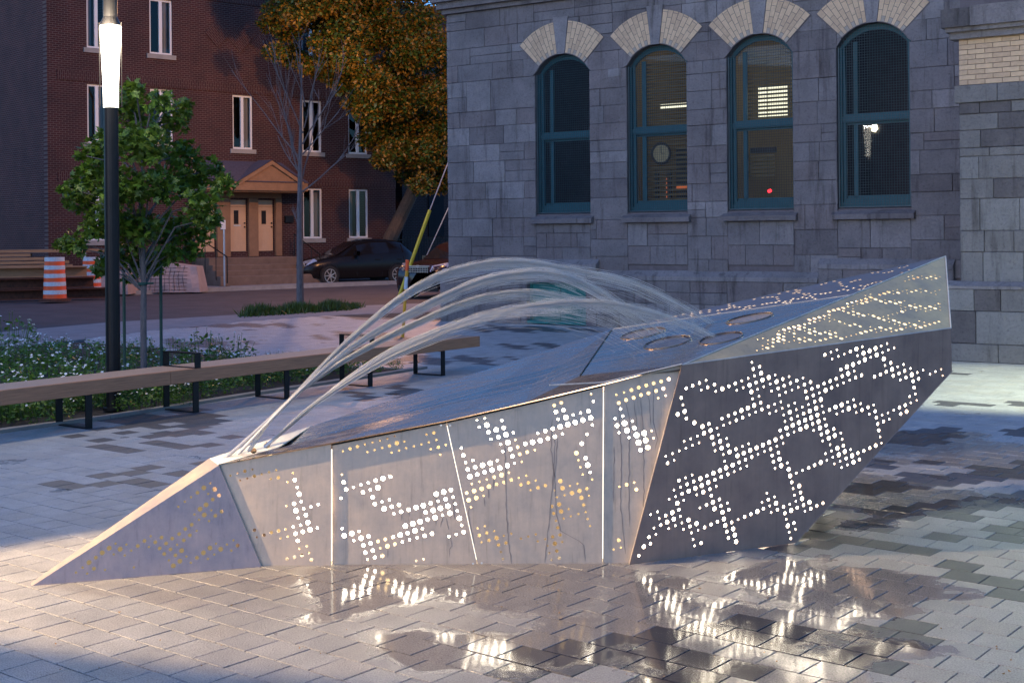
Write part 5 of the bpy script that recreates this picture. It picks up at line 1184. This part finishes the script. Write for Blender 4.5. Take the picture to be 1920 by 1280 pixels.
bp_ = [(20, 665, 1.5), (20, 690, 1.2), (60, 700, 1.0), (90, 730, 1.0), (30, 730, 1.1), (-10, 700, 1.2), (0, 760, 1.0), (50, 775, 1.0), (70, 680, 1.0), (100, 695, 1.0), (130, 715, 1.1), (150, 745, 1.0), (170, 690, 1.0), (185, 720, 1.0), (130, 770, .9), (190, 760, .9), (230, 690, 1.1), (245, 715, 1.0), (300, 705, .9), (225, 745, .9), (270, 750, .9), (310, 735, .9), (350, 720, .9), (330, 690, 1.0), (380, 685, 1.1), (435, 680, 1.15), (410, 700, .9), (370, 745, .8), (420, 735, .8), (450, 715, .9), (300, 760, .8), (500, 712, .8), (480, 728, .7), (540, 715, .75), (590, 708, .75), (640, 700, .75), (690, 696, .7), (560, 700, .7), (10, 790, .9), (90, 790, .8), (250, 770, .7), (340, 760, .6), (120, 668, .7), (200, 672, .8), (270, 675, .9), (620, 693, .6), (520, 698, .7), (740, 693, .4)]
GP = 'white flowering plants in the bed behind the bench'
FLAB = 'low green plant with small white flowers behind the bench,'
used = set()
for i, (x, y, s_) in enumerate(bp_):
    k = i % 3; r = protos[k] if k not in used else copy_tree(protos[k]); used.add(k)
    p = gnd(x, y); r.location = (p.x, p.y, -.01); r.rotation_euler = (0, 0, random.random() * 6.28); r.scale = (s_ * 1.25,) * 2 + (s_ * random.uniform(1.0, 1.3),)
    lab = FLAB + ' rising above the seat' if y < 708 else FLAB + ' seen below the seat'
    if (x, y) == (435, 680): lab = 'tallest bushy plant of the flower bed, at its right end behind the bench'
    if (x, y) == (740, 693): lab = 'sparse green sprig on bare soil behind the far end of the bench'
    tag(r, lab, 'plant', GP)
gg = MB()
for _ in range(7000):
    x = random.uniform(-60, 700); y0_ = 805 - (x + 60) * .152; y = y0_ - random.random() * 45 - 3; p = gnd(x, y)
    if not in_poly(np.array([(p.x, p.y)]), BED)[0]: continue
    h = random.uniform(.04, .17); a = random.random() * 6.28; w_ = Vector((math.cos(a), math.sin(a), 0)) * .006; l_ = Vector((random.gauss(0, .05), random.gauss(0, .05), h)); gg.add([p - w_, p + w_, p + l_], [(0, 1, 2)])
g_ = gg.build('grass', M_GRASS); g_['kind'] = 'stuff'; g_['label'] = 'grass blades along the edge of the flower bed'
# ================================================================ bench
ZS = .47
bA = gnd(0, 732, ZS); bB = gnd(900, 630, ZS); bd_ = (bB - bA).normalized(); LB_ = (bB - bA).length
BANGL = math.atan2(bd_.y, bd_.x)
bench = thing('bench', 'long low timber bench on black steel loops in front of the flower bed', 'bench', (bB.x, bB.y, 0), BANGL)
# local: x runs back towards the left of the picture as negative, y into the bed
L0 = -(LB_ + 2.6); WB = .52
M_WOODT = mat('bench_top_wood', (.42, .29, .22), .5, var=.25, scale=3.0, stretch=(1.2, 40, 40), bump=.25, bscale=20)  # slats paler and greyer than the front board
jn = -(LB_ * (1 - .27))
def loc(px, py, z): p = gnd(px, py, z) - Vector((bB.x, bB.y, 0)); return p.x * bd_.x + p.y * bd_.y, -p.x * bd_.y + p.y * bd_.x
for x0, x1_ in ((L0, jn - .004), (jn, 0)):
    q = MB(); q.chbox((x0, 0, ZS - .14), (x1_, .045, ZS), .004); q.build('front_board', M_WOOD, bench)
    n = 7; w_ = (WB - .045) / n
    for i in range(n):
        q = MB(); q.box((x0, .047 + i * w_ + .003, ZS - .05 - .0), (x1_, .047 + (i + 1) * w_ - .003, ZS - .001)); q.build('slat', M_WOODT, bench)
q = MB(); q.box((-.04, .05, ZS - .14), (-.002, WB, ZS - .052)); q.box((L0, WB - .04, ZS - .14), (-.05, WB, ZS - .052)); q.build('end_board', M_WOOD, bench)
for i, (px, arm) in enumerate(((175, 0), (375, 1), (545, 0), (701, 1), (837, 0))):
    x = loc(px, 440 + (1.38 + 0) * FP / (bA.y + (bB.y - bA.y) * px / 900), ZS)[0] if False else None
    r = ray(px, 700); # where the view through this column crosses the bench front
    t = (bA.x * -bd_.y + bA.y * bd_.x) / (r.x * -bd_.y + r.y * bd_.x); p = Vector((r.x * t - bB.x, r.y * t - bB.y, 0)); x = p.x * bd_.x + p.y * bd_.y
    q = MB(); h = ZS - .14; w_ = .075; zt = ZS + .15 if arm else h - .001
    z0_ = -.002 + 0.0
    q.box((x - w_, .02, z0_ + .012), (x + w_ * .0, .034, h if not arm else h)); q.box((x - w_, WB - .03, z0_ + .012), (x, WB - .016, h)); q.box((x - w_, .02, z0_), (x, WB - .016, .012))
    q.box((x - w_, .034, h - .012), (x, WB - .03, h))
    fr = q.build('leg_frame', M_BLACK, bench)
    if arm:
        q = MB(); q.box((x - w_, -.014, ZS + .004), (x, -.001, zt)); q.box((x - w_, WB - .03, ZS + .004), (x, WB - .016, zt)); q.box((x - w_, -.014, zt), (x, WB - .016, zt + .013)); q.box((x - w_, -.014, ZS + .001), (x, WB - .016, ZS + .0038)); q.build('armrest', M_BLACK, bench)

# ================================================================ lamp posts
M_LAMP = emit('lamp_diffuser', (1.0, .93, .80), 5.0); M_LAMPHOT = emit('lamp_source', (1.0, .90, .70), 120.0)
lb = gnd(213, 768); D = lb.y; LZ0 = at(215, 202, D).z; LZ1 = at(215, 60, D).z
def make_lamp():
    r = empty('lamp_post')
    MB().lathe([(.076, 0), (.076, LZ0)], 20).build('pole', M_BLACK, r, smooth=False)
    MB().lathe([(.11, 0), (.11, .03), (.08, .035)], 20).build('base_plate', M_BLACK, r)
    MB().lathe([(.078, LZ0), (.082, LZ0 + .25), (.105, LZ1 - .05), (.108, LZ1 + .01)], 20).build('diffuser', M_LAMP, r, smooth=True)
    MB().lathe([(.103, LZ1 + .011), (.103, LZ1 + .06)], 16).build('light_source', M_LAMPHOT, r)
    MB().lathe([(.115, LZ1 + .061), (.076, LZ1 + .16), (.076, LZ1 + 2.2)], 20).build('upper_pole', M_BLACK, r)
    q = MB(); 
    for s_ in (-1, 1): q.box((s_ * .118 - .004, -.006, LZ0), (s_ * .118 + .004, .006, LZ1 + .1))
    q.build('rod', M_BLACK, r)
    return r
lp = make_lamp(); lp.location = tuple(lb); tag(lp, 'lit black lamp post with a glowing white column, rising behind the bench', 'lamp post')
KEY = Vector((-7.0, 6.62, 4.05)); GRN = Vector((7.6, 13.6, 4.3))
for pos, lab in ((KEY, 'lamp post at the nose end of the fountain'), (GRN, 'lamp post in front of the stone pavilion')):
    c = copy_tree(lp);  c.location = (pos.x, pos.y, 0); tag(c, lab, 'lamp post')
def spot(name, loc_, target, power, color, size, blend, radius=.06):
    o = lamp_light('SPOT', name, loc_, power, color, spot_size=math.radians(size), spot_blend=blend, shadow_soft_size=radius)
    o.rotation_euler = (Vector(target) - Vector(loc_)).to_track_quat('-Z', 'Y').to_euler(); return o
k1 = spot('street_light', KEY + Vector((.2, .02, 0)), (1.0, 7.5, .2), 2350, (1, .72, .40), 50, .25, .05)
k1.scale = (.64, 1, 1)
k2 = spot('street_light', GRN + Vector((-.15, .1, 0)), (6.2, 15.2, 0), 1000, (.90, 1, .70), 62, .5, .08)
k4 = spot('street_light', GRN + Vector((-.2, -.1, 0)), (1.5, 7.5, .8), 420, (.88, 1, .60), 30, .5, .08)
k3 = lamp_light('POINT', 'street_light', tuple(lb + Vector((0, -.25, LZ1))), 120, (1, .84, .58), shadow_soft_size=.1)
# amber street lamp over the road, beyond the corner of the hall
sl_ = thing('street_lamp', 'tall amber street lamp on the road beyond the stone hall', 'street lamp', (.75, 40, 0))
MB().tube([(0, 0, 0), (0, 0, 8.5), (-.6, 0, 9.0), (-1.8, 0, 9.1)], [.1, .07, .05, .05], 8).build('pole', M_BLACK, sl_)
MB().box((-2.4, -.15, 9.0), (-1.7, .15, 9.18)).build('lamp_head', M_BLACK, sl_); MB().box((-2.35, -.12, 8.96), (-1.75, .12, 8.999)).build('lamp_glass', emit('sodium_lamp', (1, .5, .15), 20), sl_)
lamp_light('POINT', 'sodium_light', (-1.3, 40, 8.7), 1550, (1, .46, .17), shadow_soft_size=.25)
ap2 = lamp_light('POINT', 'porch_light', (BO.x + 3.0, BO.y - 5.5, 7.0), 190, (1, .55, .28), shadow_soft_size=.2)

# ================================================================ vehicles
def car(label, body_m, sx, sec, L=4.3, suv=False, Wd=.89):
    root = thing('parked_car', label, 'car', (0, 0, 0), 0, 'cars parked at the kerb')
    # stations: x, z bottom, z belt, z top, half width at belt, half width at roof
    ring = []
    for x, zb, zl, zt, wb_, wt in sec:
        ring.append([(x, wb_ * .55, zb), (x, wb_ * .96, zb + .03), (x, wb_ * 1.0, zb + .22), (x, wb_ * 1.01, (zb + zl) / 2 + .08), (x, wb_ * .965, zl), (x, wt + (wb_ * .93 - wt) * .12, zt - .07 if zt - zl > .15 else zt - .01), (x, wt * .85, zt), (x, 0, zt + .015)])
    b = MB(); n = len(sec); k = 8
    for s_ in (1, -1):
        vs = [(x, y * s_, z) for r in ring for x, y, z in r]; fs = []
        for i in range(n - 1):
            for j in range(k - 1):
                q = (i * k + j, (i + 1) * k + j, (i + 1) * k + j + 1, i * k + j + 1); fs.append(q if s_ < 0 else q[::-1])
        fs.append(tuple(range(k)) + tuple()); fs.append(tuple((n - 1) * k + j for j in reversed(range(k))))
        b.add(vs, fs)
    b.add([(sec[0][0], -ring[0][0][1], ring[0][0][2]), (sec[0][0], ring[0][0][1], ring[0][0][2]), (sec[-1][0], ring[-1][0][1], ring[-1][0][2]), (sec[-1][0], -ring[-1][0][1], ring[-1][0][2])], [(0, 1, 2, 3)])
    body = b.build('body', body_m, root, smooth=True)
    # glass: patches lying 4 mm proud of the greenhouse
    def patch(i0, i1, s_, name='window', f0=.10, f1=.92):
        q = MB(); A_, B_ = ring[i0], ring[i1]
        P = [Vector(A_[4]).lerp(Vector(A_[5]), f0), Vector(B_[4]).lerp(Vector(B_[5]), f0), Vector(B_[4]).lerp(Vector(B_[5]), f1), Vector(A_[4]).lerp(Vector(A_[5]), f1)]
        nn = (P[1] - P[0]).cross(P[3] - P[0]).normalized(); nn = nn if nn.y > 0 else -nn
        P = [p + nn * .006 for p in P]; P = [Vector((p.x, p.y * s_, p.z)) for p in P]; q.add(P, [(0, 1, 2, 3)]); q.build(name, M_CARGLASS, root)
    cab = [i for i in range(n) if sec[i][3] - sec[i][2] > .30]
    for s_ in (1, -1):
        for a, c in zip(cab, cab[1:]): patch(a, c, s_)
    w0 = cab[0]; q = MB(); A_, B_ = ring[w0 - 1], ring[w0]; e = .012
    q.add([(A_[5][0] + .03, A_[5][1] * .97, A_[6][2] + e), (A_[5][0] + .03, -A_[5][1] * .97, A_[6][2] + e), (B_[6][0], -B_[6][1] * 1.04, B_[6][2] - .02 + e), (B_[6][0], B_[6][1] * 1.04, B_[6][2] - .02 + e)], [(0, 1, 2, 3)]); q.build('windscreen', M_CARGLASS, root)
    xf, xr = sx
    for x in (xf, xr):
        for s_ in (1, -1):
            y = s_ * (Wd - .10); R = .325 if not suv else .35
            we = empty('wheel', (x, y, R), 0, root); 
            T = MB(); T.tube([(0, -.1, 0), (0, .1, 0)], R, 28); T.build('tyre', M_TYRE, we)
            rm = MB(); yo = s_ * .104
            rm.tube([(R * .66 * math.cos(t), yo, R * .66 * math.sin(t)) for t in np.linspace(0, 6.2832, 25)], .014, 5, cap=False); rm.tube([(0, yo - s_ * .01, 0), (0, yo + s_ * .01, 0)], .05, 10)
            for i in range(7):
                t = 2 * math.pi * i / 7; rm.tube([(0, yo, 0), (R * .64 * math.cos(t), yo, R * .64 * math.sin(t))], [.028, .018], 4)
            rm.build('rim', M_RIM, we)
            ar = MB(); ar.tube([(x + R * 1.12 * math.cos(t), s_ * (Wd + .003), R + R * 1.12 * math.sin(t)) for t in np.linspace(-.15, math.pi + .15, 15)], .028, 5); ar.build('wheel_arch', M_BLACK, root)
            dk = MB(); dk.tube([(x, s_ * (Wd - .02), R), (x, s_ * (Wd + .0015), R)], R * 1.10, 24); dk.build('wheel_well', M_TYRE, root); we.location.y = s_ * (Wd - .065)
    fx_ = sec[0][0]
    hl = MB(); gr_ = MB()
    for s_ in (1, -1):
        z0_, z1_ = (.62, .76) if not suv else (.80, .96)
        P = [(fx_ - .02, s_ * .42, z0_), (fx_ - .12, s_ * (Wd * .86), z0_ + .01), (fx_ - .48, s_ * (Wd * .985), z1_ + .03), (fx_ - .42, s_ * (Wd * .88), z1_ + .10), (fx_ - .10, s_ * .46, z1_ + .01)]
        P = [Vector(p) + Vector((.035, s_ * .012, .02)) for p in P]
        h = MB(); h.add(P, [(0, 1, 2, 3, 4)]); h.add([p - Vector((.06, s_ * .02, 0)) for p in P], [(4, 3, 2, 1, 0)]); hh = h.build('headlight', M_HEADL, root)
        for bx in ((.0, .54), (-.07, .68)):
            l = MB(); l.tube([(fx_ + bx[0] - .02, s_ * bx[1], z0_ + .09), (fx_ + bx[0] + .022, s_ * bx[1], z0_ + .085)], .045, 12); l.build('bulb', M_RIM, hh)
        m_ = MB(); m_.chbox((sec[w0][0] + .02, s_ * Wd * 1.0 if s_ > 0 else s_ * Wd - .2, sec[w0][2] + .02), (sec[w0][0] + .16, s_ * Wd + .2 if s_ > 0 else s_ * Wd, sec[w0][2] + .17), .02); m_.build('mirror', body_m, root)
        dh = MB()
        for xh in (sec[w0][0] - .85, sec[w0][0] - 1.75): dh.box((xh, s_ * (Wd * .995), sec[w0][2] - .14), (xh + .18, s_ * (Wd * .995) + s_ * .02, sec[w0][2] - .11))
        dh.build('door_handle', body_m, root)
        ln = MB()
        for xh in (sec[w0][0] + .05, sec[w0][0] - .95, sec[w0][0] - 1.85): ln.box((xh, s_ * Wd * .985 if s_ > 0 else s_ * Wd * .985 - .012, .3), (xh + .008, s_ * Wd * .985 + .012 if s_ > 0 else s_ * Wd * .985, sec[w0][2] - .03))
        ln.build('door_gap', M_TYRE, root)
    z0_ = .58 if not suv else .78
    g = MB(); g.box((fx_ - .01, -.38, z0_), (fx_ + .015, .38, z0_ + (.14 if not suv else .19))); g.build('grille', M_TYRE, root)
    g = MB()
    for i in range(3 if suv else 1): g.box((fx_ + .016, -.38, z0_ + .02 + i * .06), (fx_ + .026, .38, z0_ + .035 + i * .06))
    if suv:
        for i in range(9): g.box((fx_ + .0265, -.36 + i * .09, z0_), (fx_ + .03, -.35 + i * .09, z0_ + .17))
        g.box((fx_ + .0, -.42, z0_ + .18), (fx_ + .035, .42, z0_ + .215))
    g.tube([(fx_ + .03 + 0 * t, .06 * math.cos(t), z0_ + (.10 if not suv else .2) + .033 * math.sin(t)) for t in np.linspace(0, 6.283, 13)], .007, 4, cap=False)
    g.build('grille_trim', M_RIM, root)
    g = MB(); g.box((fx_ - .03, -Wd * .8, .22), (fx_ + .03, Wd * .8, .40)); g.build('bumper', M_TYRE, root)
    return root
M_CARGLASS = mat('car_glass', (.012, .012, .016), .06, var=.1, spec=.35); M_TYRE = mat('tyre_rubber', (.014, .013, .013), .75, var=.2); M_RIM = mat('alloy', (.52, .47, .42), .35, metal=.7, var=.1); M_HEADL = mat('headlight_lens', (.45, .47, .52), .12, metal=.5, var=.3, scale=18)
M_CARBLK = mat('black_car_paint', (.009, .007, .007), .22, var=.1, spec=.3); M_CARRED = mat('maroon_car_paint', (.022, .010, .012), .2, var=.1, spec=.7)
c1 = car('black hatchback with a raked rear parked in front of the brick apartments', M_CARBLK, (1.32, -1.36), [
 (2.30, .30, .60, .64, .66, .60), (2.19, .24, .68, .74, .80, .70), (1.7, .22, .80, .86, .86, .74), (1.25, .22, .88, .94, .88, .74), (.95, .22, .92, .99, .89, .72), (.20, .22, .95, 1.40, .89, .60), (-.35, .22, .97, 1.50, .89, .60), (-1.0, .22, .99, 1.50, .89, .60), (-1.65, .22, 1.02, 1.42, .88, .57), (-2.02, .26, 1.0, 1.10, .83, .62), (-2.18, .34, .72, .80, .72, .62)])
hd_ = Vector((-.69, -.724, 0)); side_ = Vector((.724, -.69, 0))
fw = gnd(617, 535.5, -.05); rw = gnd(743.7, 530.6, -.05); hd_ = Vector((-.86, -.51, 0)); side_ = Vector((-hd_.y, hd_.x, 0))
if side_.y > 0: side_ = -side_
wbp = (fw - rw).length; sc_ = wbp / 2.68; sc_ = 1.07; mid = fw - hd_ * 1.32 * sc_ - side_ * .80 * sc_ + Vector((0, 0, 0))
c1.location = (mid.x, mid.y, -.05); c1.rotation_euler = (0, 0, math.atan2(hd_.y, hd_.x)); c1.scale = (sc_, sc_, sc_ * 1.10)
print('car scale', sc_)
c2 = car('dark red suv with a chrome grille half hidden by the corner of the stone hall', M_CARRED, (1.35, -1.3), [
 (2.25, .34, .78, .84, .70, .62), (2.18, .28, .90, .97, .84, .72), (1.8, .26, 1.0, 1.06, .89, .76), (1.1, .26, 1.06, 1.12, .90, .76), (.85, .26, 1.08, 1.16, .90, .76), (.25, .26, 1.1, 1.60, .90, .66), (-.3, .26, 1.12, 1.70, .90, .68), (-1.2, .26, 1.13, 1.70, .90, .68), (-1.9, .28, 1.12, 1.62, .89, .64), (-2.15, .32, 1.0, 1.2, .84, .66), (-2.25, .36, .8, .9, .78, .66)], suv=True, Wd=.90)
fc_ = gnd(786, 560, -.05); h2 = Vector((-.50, -.866, 0)); p = fc_ - h2 * 2.2
c2.location = (p.x, p.y, -.05); c2.rotation_euler = (0, 0, math.atan2(h2.y, h2.x))

# ================================================================ roadworks
M_ORANGE = mat('orange_plastic', (.85, .10, .015), .45, var=.08); M_REFL = mat('reflective_white', (.55, .58, .62), .35, var=.2, scale=20)
def barrel():
    r = empty('traffic_drum'); z = .08; rr = .30; H_ = 1.3; n = 10; prof = lambda t: .335 - .055 * t
    b = MB(); b.lathe([(.46, 0), (.46, .05), (.36, .08)], 20); b.build('rubber_base', M_RUST, r)
    for i in range(n):
        t0, t1 = i / n, (i + 1) / n; w_ = (i % 2 == 1); b = MB(); k = .004 if w_ else 0
        b.lathe([(prof(t0) + k, z + t0 * (H_ - z)), (prof(t1) + k, z + t1 * (H_ - z))], 24); b.build('stripe', M_REFL if w_ else M_ORANGE, r)
    return r
d1 = barrel(); p = gnd(103, 564); d1.location = tuple(p); tag(d1, 'orange and white striped drum standing clear in front of the lumber', 'traffic drum', 'striped drums along the roadworks')
d2 = copy_tree(d1); p = gnd(172, 555); d2.location = tuple(p); d2.scale = (.92, .92, .96); tag(d2, 'orange and white striped drum partly hidden behind the young maple', 'traffic drum', 'striped drums along the roadworks')
rd = Vector((math.cos(BANG), math.sin(BANG), 0))
def on_road(name, label, cat, px, py, dy=0): p = gnd(px, py); return thing(name, label, cat, tuple(p + Vector((0, dy, 0))), BANG * .55)
bm_ = on_road('steel_beams', 'rusty steel beams stacked on the road behind the striped drum', 'beams', 60, 565, 1.2)
for z, x0, x1_, m_ in ((0, -3.2, 2.0, M_RUST), (.34, -3.4, 1.4, M_RUST), (.68, -3.4, 1.2, M_LUMBER)):
    b = MB(); b.box((x0, 0, z), (x1_, .45, z + .03)); b.box((x0, .2, z + .03), (x1_, .25, z + .28)); b.box((x0, 0, z + .28), (x1_, .45, z + .32)); b.build('beam', m_, bm_)
lu = on_road('lumber_stack', 'pile of rough planks and pallets behind the rusty beams', 'lumber', 20, 560, 2.6)
for i in range(5):
    for j in range(3):
        b = MB(); b.box((-3.2 + random.uniform(-.3, .3) + .2 * i, j * .3, .9 + i * .125), (1.0 - .35 * i + random.uniform(-.3, .3) + (2.6 if i == 4 else 0), j * .3 + .26, .9 + i * .125 + .09)); b.build('plank', M_LUMBER, lu)
for x in (-3, -1.5, 0, .9): MB().box((x, 0, .0), (x + .12, .9, .89)).build('bearer', M_LUMBER, lu)
M_TARP = mat('pale_wrapped_stone', (.38, .27, .24), .85, var=.15, scale=3, bump=.4, bscale=10)
def wrapped(px0, px1, py, h, label, grid=True):
    a, c = gnd(px0, py), gnd(px1, py); w_ = (c - a).length; t = thing('wrapped_pallet', label, 'pallet', tuple(a), 0); q = MB(); n = 10; m = 6; V = []; 
    for j in range(m + 1):
        for i in range(n + 1):
            u_, v_ = i / n, j / m; zz_ = h * v_ * (.90 + .1 * math.sin(u_ * 3 + 1)); yy = .28 * v_ + .03 * math.sin(i * 1.7 + j); V.append((w_ * (u_ * (1 - .10 * v_) + .03 * v_), yy, zz_))
    F_ = [(j * (n + 1) + i, j * (n + 1) + i + 1, (j + 1) * (n + 1) + i + 1, (j + 1) * (n + 1) + i) for j in range(m) for i in range(n)]
    q.add(V, F_); top = [V[m * (n + 1) + i] for i in range(n + 1)]; q.add(top + [(x, 1.2, z) for x, y, z in top], [(i, i + 1, n + 2 + i, n + 1 + i) for i in range(n)]); q.add([V[j * (n + 1) + n] for j in range(m + 1)] + [(V[j * (n + 1) + n][0], 1.2, V[j * (n + 1) + n][2]) for j in range(m + 1)], [(j, m + 1 + j, m + 2 + j, j + 1) for j in range(m)])
    q.build('wrapping', M_TARP, t)
    if grid:
        g = MB()
        for i in range(12): f = .08 + i * .065; g.tube([(w_ * f, -.02, .05), (w_ * (f * .9 + .04), .14, h * .5), (w_ * (f * .9 + .06), .27, h * .86)], .007, 3)
        for j in range(7): f = .08 + j * .12; g.tube([(w_ * .06, .28 * f - .015, h * f), (w_ * .45, .28 * f - .02, h * f * 1.0), (w_ * .82, .28 * f - .015, h * f * .97)], .007, 3)
        g.build('netting', M_BLACK, t)
wrapped(232, 366, 549, 1.05, 'pale wrapped load under black netting behind the young maple')
wrapped(120, 232, 553, .85, 'pale wrapped load between the two striped drums', False)
# signs, stakes and the guyed pole
M_GALV = mat('galvanised', (.40, .45, .50), .4, metal=.6); M_YEL = mat('yellow_plastic', (.55, .48, .03), .5, var=.12); M_ORY = mat('orange_yellow', (.75, .36, .02), .5)
sg = gnd(421, 541); t = thing('sign_post', 'thin bare galvanised post in a patch of soil before the porch steps', 'post', tuple(sg)); MB().tube([(0, 0, 0), (0, 0, at(421, 430, sg.y).z)], .035, 6).build('pole', M_GALV, t); q = MB(); q.tube([(-.03, -.036, 0), (-.03, -.036, .0)], .001, 3); 
q = MB(); q.lathe([(.75, 0), (.6, .05), (.1, .09)], 14); so = q.build('mulch', M_SOIL, t)
hp_ = gnd(101, 560); t = thing('fence_post', 'thin grey post standing behind the lumber pile', 'post', (hp_.x, hp_.y + 3, 0)); MB().tube([(0, 0, 0), (0, 0, at(94, 427, hp_.y + 3).z)], .03, 6).build('pole', M_GALV, t)
g0 = gnd(748, 557); D = g0.y; g1_ = at(806, 394, D + .3); up1 = at(842, 300, D + .9)
t = thing('guy_wire', 'slanting steel guy wire in a yellow plastic sleeve beside the hall corner', 'guy wire', tuple(g0))
MB().tube([(0, 0, 0), tuple(g1_ - g0)], .055, 8).build('yellow_sleeve', M_YEL, t); MB().tube([tuple(g1_ - g0), tuple(at(900, 150, D + 1.6) - g0)], .018, 5).build('wire', M_GALV, t)
w2_ = thing('guy_wire', 'second bare guy wire slanting behind the yellow sleeve', 'guy wire', tuple(gnd(770, 545))); w0_ = gnd(770, 545); MB().tube([(0, 0, 0), tuple(at(850, 370, w0_.y + .5) - w0_)], .018, 5).build('wire', M_GALV, w2_)
y0_ = gnd(755, 632); Dy = y0_.y; t = thing('marker_stake', 'orange and yellow marker stake standing in the plaza edge', 'stake', tuple(y0_)); top = at(764, 487, Dy) - y0_
MB().tube([(0, 0, 0), tuple(top * .86)], .030, 8).build('shaft', M_ORY, t); MB().tube([tuple(top * .861), tuple(top)], .034, 8).build('tip', M_ORANGE, t); MB().tube([tuple(top * .62), tuple(top * .78)], .034, 8).build('reflector', M_REFL, t)
# far backdrop: dark roofline of trees beyond the street
